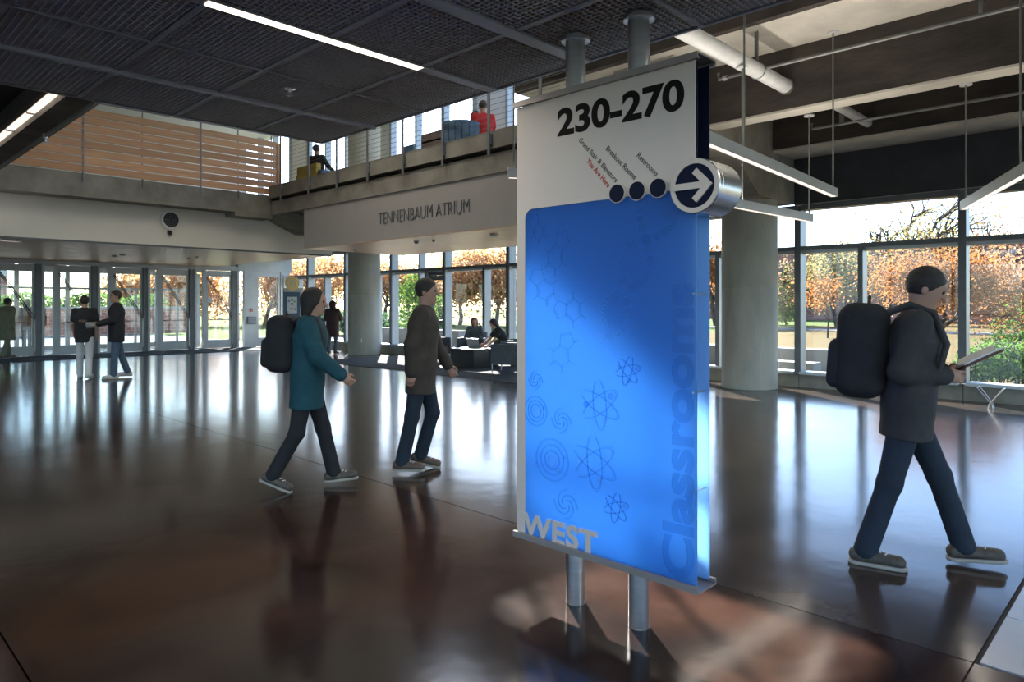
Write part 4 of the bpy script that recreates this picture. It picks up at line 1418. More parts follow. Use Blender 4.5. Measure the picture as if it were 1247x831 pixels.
# ---- small devices on walls and soffits
p = at(208, 268, Y=16.99)
spk = thing('wall_speaker', 'round white loudspeaker with dark ringed grille on the plaster wall', 'speaker', (p.x, 16.99, p.z))
MB().lathe([(.235, 0), (.235, -.03), (.225, -.035), (.17, -.035), (.17, -.02)], (p.x, 16.995, p.z), axis='Y', n=40).build('rim', 'white_paint', spk, smooth=True)
MB().lathe([(.17, -.012), (.17, -.022)], (p.x, 16.995, p.z), axis='Y', n=40).build('grille', 'rubber', spk)
for r in (.05, .09, .13):
    MB().tube([(p.x + r * math.cos(t * math.pi / 16), 16.968, p.z + r * math.sin(t * math.pi / 16)) for t in range(32)], .005, 6, closed=True).build('ring', 'post_steel', spk)
MB().tube([(p.x - .17, 16.966, p.z), (p.x + .17, 16.966, p.z)], .005, 6).build('bar', 'post_steel', spk)
p = at(207, 283, Y=16.95)
cm = thing('security_camera', 'small dark camera below the round loudspeaker', 'camera', (p.x, 16.99, p.z))
MB().lathe([(.05, 0), (.05, -.03), (.03, -.032)], (p.x, 16.995, p.z), axis='Y', n=18).build('base', 'post_steel', cm, smooth=True)
MB().lathe([(.006, -.05), (.035, -.035), (.045, 0), (.045, .05)], (p.x, 16.93, p.z - .02), n=18).build('dome', 'rubber', cm, smooth=True)
for (x, y, Z, lab) in ((149, 309.5, 2.9, 'large round smoke detector on the entrance soffit'), (140, 311, 2.9, 'smaller detector beside the large one on the entrance soffit'),
                       (230, 314, 2.9, 'pale detector on the entrance soffit above the fourth door'), (240, 312.5, 2.9, 'tiny detector near the right of the entrance soffit'),
                       (434, 303.5, 2.855, 'round detector on the lounge soffit above the far column'), (507, 294, 2.855, 'dark small detector on the lounge soffit'),
                       (528, 292, 2.855, 'tiny dark sprinkler on the lounge soffit'), (602, 285, 2.855, 'large round detector on the lounge soffit near the sign')):
    p = at(x, y, Z=Z)
    r = .085 if 'large' in lab else .055
    if 'tiny' in lab:
        r = .035
    dt = thing('smoke_detector', lab, 'detector', (p.x, p.y, Z))
    MB().lathe([(r, 0), (r, -.014)], (p.x, p.y, Z), n=24).build('base', 'white_paint' if 'dark' not in lab else 'post_steel', dt, smooth=True)
    MB().lathe([(r * .8, -.014), (r * .78, -.035), (r * .5, -.05), (r * .1, -.054)], (p.x, p.y, Z), n=24).build('cap', 'white_paint' if 'dark' not in lab else 'post_steel', dt, smooth=True)
fb = thing('push_box', 'grey box with a small plate beside the entrance doors', 'box', (11.69, DY - .05, 1.2))
MB().bbox(11.52, 11.84, DY - .17, DY - .05, .84, 1.12, .02).build('body', 'post_steel', fb)
MB().box(11.72, 11.78, DY - .174, DY - .17, 1.05, 1.07).build('plate', 'white_paint', fb)
fa = thing('fire_alarm', 'small red fire alarm on the metal wall above the grey box', 'alarm', (11.67, DY - .05, 1.4))
MB().bbox(11.62, 11.73, DY - .09, DY - .05, 1.30, 1.42, .01).build('body', 'fire_red', fa)
MB().box(11.65, 11.70, DY - .096, DY - .09, 1.335, 1.355).build('handle', 'white_paint', fa)
sw = thing('door_switch', 'narrow pale switch plate left of the red alarm', 'switch', (11.47, DY - .05, 1.4))
MB().bbox(11.45, 11.50, DY - .075, DY - .05, 1.28, 1.44, .006).build('plate', 'white_paint', sw)
MB().box(11.465, 11.485, DY - .079, DY - .075, 1.34, 1.38).build('button', 'rubber', sw)

# ---- kiosk board
mat('kiosk_blue', (0.02, 0.06, 0.13), (0.025, 0.075, 0.16), rough=0.35)
mat('kiosk_blue_light', (0.04, 0.12, 0.22), rough=0.35)
mat('poster_white', (0.70, 0.74, 0.78), rough=0.5)
mat('emblem_yellow', (0.95, 0.72, 0.28), (0.96, 0.74, 0.30), rough=0.4)
mat('poster_green', (0.25, 0.5, 0.15), rough=0.6)
mat('poster_violet', (0.3, 0.25, 0.55), rough=0.6)
mat('poster_red', (0.6, 0.2, 0.1), rough=0.6)
ko = at(356, 427.5, Z=0)
kd = thing('information_board', 'freestanding dark blue board with a yellow round emblem on top', 'board', (ko.x, ko.y, 0), rz=math.radians(-38))
# local frame: front face towards -y
MB().box(-.30, .30, -.05, .05, .0, .06).build('base', 'post_steel', kd, local=True)
MB().box(-.28, .26, -.045, .03, .06, 1.98).build('panel', 'kiosk_blue', kd, local=True)
MB().box(-.28, .26, -.049, -.045, .06, .42).build('lower_panel', 'kiosk_blue_light', kd, local=True)
MB().box(.262, .36, -.03, .05, 0.02, 2.12).build('white_edge', 'white_paint', kd, local=True)
MB().box(-.28, .262, .032, .05, 0.02, 2.12).build('rear_panel', 'white_paint', kd, local=True)
MB().box(-.30, -.282, -.05, .05, .06, 2.55).build('side_post', 'aluminium_dark', kd, local=True)
for z in (.5, .95, 1.4, 1.5, 1.8):
    MB().box(-.345, -.30, -.03, .03, z, z + .012).build('fin', 'aluminium_dark', kd, local=True)
ps = MB().box(-.16, .16, -.053, -.046, 1.27, 1.82).build('poster', 'poster_white', kd, local=True)
for x, z, m in ((-.1, 1.68, 'poster_violet'), (0, 1.58, 'kiosk_blue'), (.08, 1.66, 'poster_green'), (.1, 1.40, 'poster_violet'), (-.02, 1.42, 'poster_red'), (.0, 1.72, 'kiosk_blue_light')):
    MB().box(x - .035, x + .035, -.055, -.053, z - .03, z + .03).build('printed_tile', m, ps, local=True)
MB().lathe([(.24, -.02), (.24, .02)], (0, 0, 2.28), axis='Y', n=40).build('emblem', 'emblem_yellow', kd, local=True, smooth=True)
em = kd.children[-1]
lo_ = MB()
for sx in (-1, 1):
    lo_.tube([(sx * .075 + .065 * math.cos(t * math.pi / 12), -.024, 2.28 + .10 * math.sin(t * math.pi / 12)) for t in range(24)], .014, 6, closed=True)
lo_.build('emblem_loops', 'poster_white', em, local=True)

# ---- lounge furniture
mat('sofa_grey', (0.085, 0.095, 0.105), (0.11, 0.12, 0.13), rough=0.8, scale=8, bump=0.15, bscale=120)
mat('sofa_blue', (0.07, 0.14, 0.24), (0.09, 0.17, 0.28), rough=0.8, scale=8, bump=0.15, bscale=120)
mat('table_black', (0.02, 0.02, 0.022), (0.035, 0.033, 0.032), rough=0.3, scale=2)
mat('laptop_grey', (0.45, 0.46, 0.46), (0.5, 0.51, 0.51), rough=0.4, metal=0.4)
mat('screen', (0.05, 0.07, 0.09), rough=0.2)
mat('paper', (0.78, 0.78, 0.76), rough=0.7)


def lounge_chair(label, loc, rz, m='sofa_grey', w=.78, group=None):
    c = thing('lounge_chair', label, 'chair', loc, rz, group)
    # faces local +x
    MB().bbox(-.36, .36, -w / 2 + .1, w / 2 - .1, .26, .42, .03).build('seat', m, c, local=True, smooth=True)
    MB().bbox(-.40, -.24, -w / 2 + .1, w / 2 - .1, .26, .80, .035).build('backrest', m, c, local=True, smooth=True)
    for s in (-1, 1):
        MB().bbox(-.40, .37, s * (w / 2) - .045 - s * .05, s * (w / 2) + .045 - s * .05, .22, .66, .025).build('armrest', m, c, local=True, smooth=True)
    fr_ = MB()
    for x in (-.34, .34):
        fr_.tube([(x, -w / 2 + .04, .21), (x, w / 2 - .04, .21)], .012, 8)
    for y in (-w / 2 + .04, w / 2 - .04):
        fr_.tube([(-.34, y, .21), (.34, y, .21)], .012, 8)
    fr_.build('frame', 'steel', c, local=True)
    for x in (-.34, .34):
        for y in (-w / 2 + .04, w / 2 - .04):
            MB().tube([(x, y, 0.012), (x, y, .21)], .012, 8).build('leg', 'steel', c, local=True)
    return c


lounge_chair('grey lounge chair on thin steel legs nearest the sign', (11.35, 11.05, .012), math.radians(118))
lounge_chair('grey lounge chair holding the red haired student', (12.72, 13.78, .012), math.radians(212))
lounge_chair('grey lounge chair beyond the low black table, backed by the side door', (11.9, 14.55, .012), math.radians(-75))
lounge_chair('grey lounge chair holding the student in the black top', (12.56, 12.22, .012), math.radians(150))
tb = thing('coffee_table', 'low black cube table between the lounge chairs', 'table', (11.75, 12.75, .012))
MB().bbox(11.35, 12.1, 12.3, 13.15, .03, .45, .008).build('body', 'table_black', tb)
MB().box(11.40, 12.05, 12.35, 13.1, .012, .03).build('plinth', 'rubber', tb)
MB().bbox(11.33, 12.12, 12.28, 13.17, .45, .475, .004).build('top', 'table_black', tb)
lt = thing('laptop', 'open pale laptop on the low black table', 'laptop', (11.95, 12.85, .475), math.radians(15))
MB().bbox(-.12, .12, -.17, .17, 0, .016, .004).build('base', 'laptop_grey', lt, local=True)
MB().add([(-.12, -.17, .014), (-.12, .17, .014), (-.20, .17, .235), (-.20, -.17, .235), (-.128, -.17, .012), (-.128, .17, .012), (-.208, .17, .233), (-.208, -.17, .233)],
         [(0, 1, 2, 3), (7, 6, 5, 4), (0, 4, 5, 1), (1, 5, 6, 2), (2, 6, 7, 3), (3, 7, 4, 0)]).build('lid', 'laptop_grey', lt, local=True)
MB().box(-.10, .02, -.15, .15, .016, .018).build('keyboard', 'rubber', lt, local=True)
pp = thing('papers', 'loose white papers at the table edge before the student in black', 'paper', (11.85, 12.36, .475), .3)
MB().box(-.10, .10, -.14, .14, 0, .004).build('sheet', 'paper', pp, local=True)
MB().add([(-.12, -.10, .005), (.08, -.16, .005), (.14, .10, .007), (-.06, .16, .007), (-.12, -.10, .007), (.08, -.16, .007), (.14, .10, .009), (-.06, .16, .009)],
         [(0, 3, 2, 1), (4, 5, 6, 7), (0, 1, 5, 4), (1, 2, 6, 5), (2, 3, 7, 6), (3, 0, 4, 7)]).build('sheet', 'paper', pp, local=True)
# small folding stand below the right window
p = at(1207, 497, Z=0)
st = thing('luggage_stand', 'small wire stand with crossed legs below the right window', 'stand', (p.x, p.y, 0))
for dx in (-.1, .1):
    for s in (-1, 1):
        MB().tube([(p.x + dx, p.y + s * .16, .30), (p.x + dx * .5, p.y - s * .02, .05), (p.x + dx * .5, p.y - s * .03, 0.0)], .007, 6).build('leg', 'steel', st)
MB().tube([(p.x - .1, p.y - .16, .30), (p.x + .1, p.y - .16, .30)], .007, 6).build('bar', 'steel', st)
MB().tube([(p.x - .1, p.y + .16, .30), (p.x + .1, p.y + .16, .30)], .007, 6).build('bar', 'steel', st)

# ---- upper floor furniture seen over the balcony
mat('yellow_fabric', (0.42, 0.32, 0.07), (0.48, 0.37, 0.09), rough=0.8)
mat('brown_panel', (0.16, 0.12, 0.11), (0.19, 0.15, 0.13), rough=0.6)
UF = 4.3
us = thing('sofa', 'dark green sofa with a yellow back on the upper floor, upper centre', 'sofa', (9.3, 15.2, UF))
p = at(376, 214, X=9.3)
q = at(400, 214, X=9.3)
MB().bbox(9.0, 9.6, q.y, p.y, UF, UF + .42, .04).build('seat', 'kiosk_blue', us)
MB().bbox(8.95, 9.1, q.y, p.y, UF + .12, UF + .78, .04).build('backrest', 'yellow_fabric', us)
MB().bbox(9.0, 9.6, q.y - .14, q.y, UF, UF + .6, .04).build('armrest', 'kiosk_blue', us)
MB().bbox(9.0, 9.6, p.y, p.y + .14, UF, UF + .6, .04).build('armrest', 'kiosk_blue', us)
p, q = at(513, 180, X=9.4), at(538, 170, X=9.4)
ds = thing('desk', 'brown desk screen on the upper floor', 'desk', (9.4, q.y, UF))
MB().box(9.4, 9.45, q.y, p.y, UF + .05, UF + .92).build('front_panel', 'brown_panel', ds)
MB().box(9.4, 10.1, q.y, p.y, UF + .72, UF + .76).build('top', 'brown_panel', ds)
for y in (q.y + .05, p.y - .05):
    MB().box(10.0, 10.06, y - .03, y + .03, UF, UF + .72).build('leg', 'post_steel', ds)
ac = at(562, 165, X=9.3)
tc_ = thing('tub_chair', 'teal rounded armchair on the upper floor', 'chair', (9.3, ac.y, UF))
b = MB()
b.lathe([(.30, .12), (.34, .14), (.34, .42), (.30, .44)], (9.3, ac.y, UF), n=28)
b.build('seat', 'sofa_blue', tc_, smooth=True)
b = MB()
arcp = [(9.3 - .36 * math.cos(t), ac.y + .36 * math.sin(t), UF + .62) for t in [math.radians(k) for k in range(-110, 111, 20)]]
for i in range(len(arcp) - 1):
    b.beam(arcp[i], arcp[i + 1], .09, .5)
b.build('backrest', 'sofa_blue', tc_, smooth=True)
for dx, dy in ((-.2, -.2), (.2, -.2), (-.2, .2), (.2, .2)):
    MB().tube([(9.3 + dx, ac.y + dy, UF), (9.3 + dx, ac.y + dy, UF + .13)], .015, 8).build('leg', 'steel', tc_)
ac = at(506, 184, X=9.9)
sc_ = thing('side_chair', 'pale blue shell chair beside the brown desk screen', 'chair', (9.9, ac.y, UF))
MB().bbox(9.7, 10.1, ac.y - .2, ac.y + .2, UF + .42, UF + .46, .01).build('seat', 'sofa_blue', sc_)
MB().bbox(9.68, 9.73, ac.y - .2, ac.y + .2, UF + .46, UF + .88, .015).build('backrest', 'sofa_blue', sc_)
for dx, dy in ((-.17, -.17), (.17, -.17), (-.17, .17), (.17, .17)):
    MB().tube([(9.9 + dx, ac.y + dy, UF), (9.9 + dx * .8, ac.y + dy * .8, UF + .42)], .012, 8).build('leg', 'steel', sc_)
# ================================================================== PEOPLE
def field(prims, cuts, h, pad=.03):
    lo = np.full(3, 1e9)
    hi = np.full(3, -1e9)
    for p in prims:
        r = p['r'] + pad
        for q in p['pts']:
            lo = np.minimum(lo, np.array(q) - r)
            hi = np.maximum(hi, np.array(q) + r)
    n = np.ceil((hi - lo) / h).astype(int) + 2
    D = np.full(n, 1.0, dtype=np.float32)
    for p in prims:
        r = p['r'] + pad
        P_ = np.array(p['pts'])
        a = np.maximum(np.floor((P_.min(0) - r - lo) / h).astype(int), 0)
        b = np.minimum(np.ceil((P_.max(0) + r - lo) / h).astype(int) + 1, n)
        gx, gy, gz = [lo[i] + h * np.arange(a[i], b[i]) for i in range(3)]
        X = np.stack(np.meshgrid(gx, gy, gz, indexing='ij'), -1)
        d = p['f'](X)
        s = D[a[0]:b[0], a[1]:b[1], a[2]:b[2]]
        k = p['k']
        if k > 0:
            t = np.clip(.5 + .5 * (s - d) / k, 0, 1)
            s[...] = s * (1 - t) + d * t - k * t * (1 - t)
        else:
            s[...] = np.minimum(s, d)
    for pt, nv in cuts:
        gx, gy, gz = [lo[i] + h * np.arange(n[i]) for i in range(3)]
        nv = np.array(nv, dtype=float)
        nv /= np.linalg.norm(nv)
        pl = ((gx - pt[0]) * nv[0])[:, None, None] + ((gy - pt[1]) * nv[1])[None, :, None] + ((gz - pt[2]) * nv[2])[None, None, :]
        D = np.maximum(D, pl)
    return D, lo


def nets(D, lo, h):
    S_ = D < 0
    nx_, ny_, nz_ = D.shape
    c = [D[i:nx_ - 1 + i, j:ny_ - 1 + j, k:nz_ - 1 + k] for i in (0, 1) for j in (0, 1) for k in (0, 1)]
    cnt = sum((q < 0).astype(np.int8) for q in c)
    m = (cnt > 0) & (cnt < 8)
    idx = np.full(m.shape, -1, dtype=np.int64)
    I = np.argwhere(m)
    idx[m] = np.arange(len(I))
    val = np.stack([q[m] for q in c], 1)
    cor = np.array([(i, j, k) for i in (0, 1) for j in (0, 1) for k in (0, 1)], dtype=float)
    acc = np.zeros((len(I), 3))
    num = np.zeros(len(I))
    for a in range(8):
        for b in range(a + 1, 8):
            if np.abs(cor[a] - cor[b]).sum() != 1:
                continue
            va, vb = val[:, a], val[:, b]
            x = (va < 0) != (vb < 0)
            t = np.where(x, va / np.where(np.abs(va - vb) < 1e-9, 1, va - vb), 0)
            acc += np.where(x[:, None], cor[a] + t[:, None] * (cor[b] - cor[a]), 0)
            num += x
    V = lo + h * (I + acc / np.maximum(num, 1)[:, None])
    Q = []
    for ax in range(3):
        A = np.moveaxis(S_, ax, 0)
        ID = np.moveaxis(idx, ax, 0)
        e = A[:-1] != A[1:]
        ii, jj, kk = np.nonzero(e[:, 1:-1, 1:-1])
        jj += 1
        kk += 1
        q = np.stack([ID[ii, jj - 1, kk - 1], ID[ii, jj, kk - 1], ID[ii, jj, kk], ID[ii, jj - 1, kk]], 1)
        fl_ = A[ii, jj, kk]
        if ax == 1:
            fl_ = ~fl_
        q[~fl_] = q[~fl_][:, ::-1]
        Q.append(q)
    return V, np.concatenate(Q)


def blob(name, prims, m, parent, h, cuts=()):
    D, lo = field(prims, cuts, h)
    V, Q = nets(D, lo, h)
    me = bpy.data.meshes.new(name)
    n = len(Q)
    me.vertices.add(len(V))
    me.vertices.foreach_set('co', V.ravel())
    me.loops.add(4 * n)
    me.loops.foreach_set('vertex_index', Q.ravel().astype(np.int32))
    me.polygons.add(n)
    me.polygons.foreach_set('loop_start', np.arange(0, 4 * n, 4))
    me.update(calc_edges=True)
    me.validate()
    me.polygons.foreach_set('use_smooth', [True] * len(me.polygons))
    me.materials.append(MATS[m])
    o = bpy.data.objects.new(name, me)
    col.objects.link(o)
    o.parent = parent
    return o


def cap(a, b, ra, rb=None, k=.02, flat=None):
    """tapered capsule; flat=(axis, factor) widens it along axis"""
    a, b = np.array(a, float), np.array(b, float)
    rb = ra if rb is None else rb
    if flat:
        ax = np.array(flat[0], float)
        ax /= np.linalg.norm(ax)
        fc = flat[1]

        def T(x):
            return x + ((x - a) @ ax)[..., None] * ax * (1 / fc - 1)
    else:
        fc = 1

        def T(x):
            return x
    b2 = T(b)
    ba = b2 - a
    L2 = max(ba @ ba, 1e-9)

    def f(X):
        pa = T(X) - a
        t = np.clip(pa @ ba / L2, 0, 1)
        return np.linalg.norm(pa - t[..., None] * ba, axis=-1) - (ra + (rb - ra) * t)
    return dict(f=f, pts=[a, b], r=max(ra, rb) * max(fc, 1), k=k)


def egg(c, axes, rad, k=.02):
    c = np.array(c, float)
    M = np.array([np.array(v, float) / np.linalg.norm(v) for v in axes])
    r = np.array(rad, float)

    def f(X):
        q = (X - c) @ M.T
        k0 = np.linalg.norm(q / r, axis=-1)
        k1 = np.linalg.norm(q / (r * r), axis=-1)
        return k0 * (k0 - 1) / np.maximum(k1, 1e-6)
    return dict(f=f, pts=[c], r=float(max(r)), k=k)


def rbox(c, axes, half, rr, k=.0):
    c = np.array(c, float)
    M = np.array([np.array(v, float) / np.linalg.norm(v) for v in axes])
    hf = np.array(half, float) - rr

    def f(X):
        q = np.abs((X - c) @ M.T) - hf
        return np.linalg.norm(np.maximum(q, 0), axis=-1) + np.minimum(q.max(-1), 0) - rr
    return dict(f=f, pts=[c], r=float(np.linalg.norm(half)), k=k)


V3 = lambda *a: np.array(a, float)
unit = lambda v: v / np.linalg.norm(v)


def person(label, loc, rz, H=1.75, lean=0, legs=((15, 5), (-15, 10)), arms=((10, 8, 15, 0), (-10, 8, 15, 0)), turn=0, nod=0, seat=None, h=.013,
           skin='skin', hair='hair_dark', hair_len=0, top='cloth_black', sleeve='long', hem=.16, coat=0.0, trousers='denim', shoes='shoe_dark', sole='sole_pale',
           bulk=0.0, hood=None, bare_lower=False, face=True, curl=35, group=None, tuck=0.0, twist=0, open_front=None, stance=.09, print_mat=None):
    """faces local +x, left is +y; legs: (hip flexion, knee flexion) left then right; arms: (shoulder flexion, abduction, elbow flexion, inward)"""
    s = H / 1.75
    R = math.radians
    t = thing('person', label, 'person', loc, rz, group)
    # skeleton
    spine = V3(math.sin(R(lean)), 0, math.cos(R(lean)))
    fwd = V3(math.cos(R(lean)), 0, -math.sin(R(lean)))
    left = V3(0, 1, 0)
    J = []
    low = 1e9
    for i, sd in ((0, 1), (1, -1)):
        hp, kn = legs[i][:2]
        ab = legs[i][2] if len(legs[i]) > 2 else 2
        hip = V3(0, sd * stance * s, 0)
        d1 = V3(math.sin(R(hp)) * math.cos(R(ab)), sd * math.sin(R(ab)), -math.cos(R(hp)) * math.cos(R(ab)))
        knee = hip + d1 * .43 * s
        a2 = hp - kn
        d2 = V3(math.sin(R(a2)), sd * math.sin(R(ab * .5)), -math.cos(R(a2)))
        ank = knee + d2 * .42 * s
        pitch = legs[i][3] if len(legs[i]) > 3 else 0      # toes down (+) or up (-)
        fd = V3(math.cos(R(pitch)), sd * .12, -math.sin(R(pitch)))
        up = V3(math.sin(R(pitch)), 0, math.cos(R(pitch)))
        toe = ank + fd * .17 * s - up * .045 * s
        heel = ank - fd * .05 * s - up * .045 * s
        J.append((hip, knee, ank, toe, heel, fd, up))
        low = min(low, toe[2] - .035 * s, heel[2] - .035 * s)
    pz = -low if seat is None else seat
    base = V3(0, 0, pz)
    J = [tuple(list(map(lambda q: q + base, j[:5])) + [j[5], j[6]]) for j in J]
    pel = base
    waist = pel + spine * .16 * s
    chest = pel + spine * .40 * s
    neck = pel + spine * .545 * s
    sl_ = R(twist)
    left2 = unit(left * math.cos(sl_) - fwd * math.sin(sl_))
    fwd2 = unit(fwd * math.cos(sl_) + left * math.sin(sl_))
    sh = [pel + spine * .505 * s + left2 * sd * .175 * s for sd in (1, -1)]
    A = []
    for i, sd in ((0, 1), (1, -1)):
        fx, ab, el, inw = arms[i]
        fx_ = R(fx - lean * .0)
        d1 = unit(fwd2 * math.sin(fx_) * math.cos(R(ab)) + left2 * sd * math.sin(R(ab)) - V3(0, 0, 1) * math.cos(fx_) * math.cos(R(ab)))
        elb = sh[i] + d1 * .285 * s
        a2 = R(fx + el)
        d2 = unit(fwd2 * math.sin(a2) * math.cos(R(inw)) - left2 * sd * math.sin(R(inw)) - V3(0, 0, 1) * math.cos(a2) * math.cos(R(inw)))
        wr = elb + d2 * .25 * s
        pn = unit(np.cross(d2, np.cross(-left2 * sd + V3(0, 0, .01), d2)))
        A.append((sh[i], elb, wr, d2, pn))
    hn = lean * .5 + nod
    hu = V3(math.sin(R(hn)), 0, math.cos(R(hn)))
    hf0 = V3(math.cos(R(hn)), 0, -math.sin(R(hn)))
    hf = unit(hf0 * math.cos(R(turn)) + left * math.sin(R(turn)))
    hl = np.cross(hu, hf)
    hc = neck + unit(spine + hu) * .165 * s + hf * .018 * s
    AX = (hf, hl, hu)
    # ---- body: one continuous skin
    B = [egg(hc + hu * .02 * s, AX, (.096 * s, .076 * s, .105 * s)), cap(hc + hf * .03 * s - hu * .055 * s, hc + hf * .052 * s - hu * .085 * s, .05 * s, .036 * s, .03),
         cap(neck - spine * .05 * s, hc - hf * .015 * s - hu * .04 * s, .056 * s, .05 * s, .03)]
    if face:
        B += [cap(hc + hf * .088 * s + hu * .012 * s, hc + hf * .112 * s - hu * .028 * s, .010 * s, .015 * s, .012),
              cap(hc + hf * .085 * s + hu * .034 * s - hl * .03 * s, hc + hf * .085 * s + hu * .034 * s + hl * .03 * s, .012 * s, None, .012),
              cap(hc + hf * .088 * s - hu * .062 * s - hl * .018 * s, hc + hf * .088 * s - hu * .062 * s + hl * .018 * s, .009 * s, None, .008)]
        for sd in (1, -1):
            B.append(egg(hc + hl * sd * .078 * s - hf * .008 * s - hu * .005 * s, AX, (.020 * s, .009 * s, .034 * s), .008))
    B += [cap(pel, chest, .10 * s, .108 * s, .03, flat=(left, 1.35)), cap(sh[0] * .92 + sh[1] * .08, sh[1] * .92 + sh[0] * .08, .05 * s, None, .04)]
    for i, (a_, e_, w_, d_, pn) in enumerate(A):
        sd = 1 if i == 0 else -1
        B += [cap(a_, e_, .046 * s, .038 * s, .025), cap(e_, w_, .037 * s, .025 * s, .02)]
        lat = unit(np.cross(d_, pn))
        lat = lat * (1 if lat @ fwd2 > 0 else -1)          # thumb side forward
        B.append(cap(w_ + d_ * .02 * s, w_ + d_ * .075 * s, .021 * s, .022 * s, .015, flat=(lat, 1.75)))
        for q, (off, ln) in enumerate(((.030, .070), (.010, .080), (-.010, .074), (-.029, .058))):
            f0 = w_ + d_ * .09 * s + lat * off * s
            c1, c2 = R(curl), R(curl * 2.1)
            g1 = d_ * math.cos(c1) + pn * math.sin(c1)
            g2 = d_ * math.cos(c2) + pn * math.sin(c2)
            f1 = f0 + g1 * ln * .5 * s
            f2 = f1 + g2 * ln * .5 * s
            B += [cap(f0 - d_ * .02 * s, f1, .0095 * s, .009 * s, .004), cap(f1, f2, .009 * s, .0075 * s, .004)]
        th0 = w_ + d_ * .03 * s + lat * .026 * s
        th1 = th0 + unit(d_ * .7 + lat * .6 + pn * .4) * .042 * s
        th2 = th1 + unit(d_ * .9 + lat * .1 + pn * .55) * .034 * s
        B += [cap(th0, th1, .012 * s, .011 * s, .008), cap(th1, th2, .0105 * s, .009 * s, .004)]
    for (hip, knee, ank, toe, heel, fd, up) in J:
        B += [cap(hip, knee, .075 * s, .05 * s, .03), cap(knee, ank, .05 * s, .034 * s, .02), cap(heel + up * .012, toe + up * .005, .030 * s, .026 * s, .02)]
    blob('body', B, skin, t, h)
    if face:
        for sd in (1, -1):
            ey = hc + hf * .083 * s + hl * sd * .030 * s + hu * .012 * s
            eb = MB()
            bm_ = bmesh.new()
            bmesh.ops.create_uvsphere(bm_, u_segments=10, v_segments=8, radius=.012 * s, matrix=Matrix.Translation(ey))
            eb.bm(bm_).build('eye', 'eye_dark', t, local=True, smooth=True)
    # ---- hair
    Hh = [egg(hc + hu * .030 * s - hf * .012 * s, AX, (.104 * s, .088 * s, .104 * s), .02)]
    cuts = []
    if hair_len > 0:
        for sd in (1, -1):
            Hh.append(cap(hc + hl * sd * .06 * s - hf * .02 * s, hc + hl * sd * .065 * s - hf * .035 * s - hu * hair_len * s, .040 * s, .030 * s, .03))
        Hh.append(cap(hc - hf * .045 * s + hu * .0 * s, hc - hf * .06 * s - hu * hair_len * s, .075 * s, .05 * s, .04))
        cuts = [(hc + hf * .058 * s, hf * 1.0 - hu * .12)]
    else:
        cuts = [(hc + hf * .045 * s + hu * .02 * s, hf * .8 - hu * .75)]
    blob('hair', Hh, hair, t, min(h, .011), cuts)
    if hood:
        blob('hood', [egg(hc - hf * .02 * s + hu * .01, AX, (.125 * s, .115 * s, .14 * s)), cap(neck - spine * .02, neck + spine * .05, .085 * s, .09 * s, .03)], hood, t, h, [(hc + hf * .05 * s, hf)])
    # ---- top
    b_ = .012 + bulk
    T_ = [cap(pel + spine * .02 * s, chest, .108 * s + b_, .120 * s + b_, .03, flat=(left, 1.42)), cap(chest, pel + spine * .47 * s, .105 * s + b_, .075 * s + b_, .05, flat=(left2, 1.5)),
          cap(sh[0] * .95 + sh[1] * .05, sh[1] * .95 + sh[0] * .05, .050 * s + b_, None, .05), cap(neck - spine * .06 * s, neck - spine * .005 * s, .068 * s, .064 * s, .03)]
    for (a_, e_, w_, d_, pn) in A:
        if sleeve == 'long':
            T_ += [cap(a_, e_, .052 * s + b_, .043 * s + b_, .03), cap(e_, w_ - d_ * .005, .043 * s + b_, .032 * s + b_, .03)]
        else:
            T_ += [cap(a_, a_ + (e_ - a_) * .62, .054 * s + b_, .058 * s + b_, .03)]
    cuts = [(pel - spine * (hem + coat) * s, -spine)]
    if coat > 0:
        T_.append(cap(pel + spine * .1 * s, pel - V3(0, 0, 1) * (hem + coat + .06) * s, .125 * s + b_, .150 * s + b_, .05, flat=(left, 1.25)))
        cuts = [(pel - V3(0, 0, hem + coat) * s, V3(0, 0, -1))]
    else:
        T_.append(cap(pel - spine * (hem + .04) * s, pel + spine * .1 * s, .116 * s + b_, .112 * s + b_, .04, flat=(left, 1.42)))
    garment = blob('jacket' if sleeve == 'long' else 'shirt', T_, top, t, h, cuts)
    if open_front:
        blob('undershirt', [cap(pel - spine * .02 * s, chest, .112 * s + b_, .124 * s + b_, .03, flat=(left, 1.42))], open_front, t, h,
             [(left * .055, left), (-left * .055, -left), (pel + spine * .44 * s, spine)] + [(pel - fwd * -.02, -fwd)] + [(pel - spine * .1 * s, -spine)])
    if print_mat:
        blob('shirt_print', [cap(pel + spine * .02 * s, chest, .1095 * s + b_, .1215 * s + b_, .0, flat=(left, 1.42))], print_mat, garment, h,
             [(left * .09, left), (-left * .09, -left), (pel + spine * .42 * s, spine), (pel + spine * .27 * s, -spine), (pel, fwd)])
    # ---- trousers
    L_ = [cap(pel - spine * .02 * s, pel + spine * .10 * s, .112 * s, .108 * s, .03, flat=(left, 1.36))]
    for (hip, knee, ank, toe, heel, fd, up) in J:
        L_ += [cap(hip, knee, .090 * s, .066 * s, .03), cap(knee, ank + up * .005, .064 * s, .064 * s, .03)]
    blob('trousers', L_, trousers, t, h)
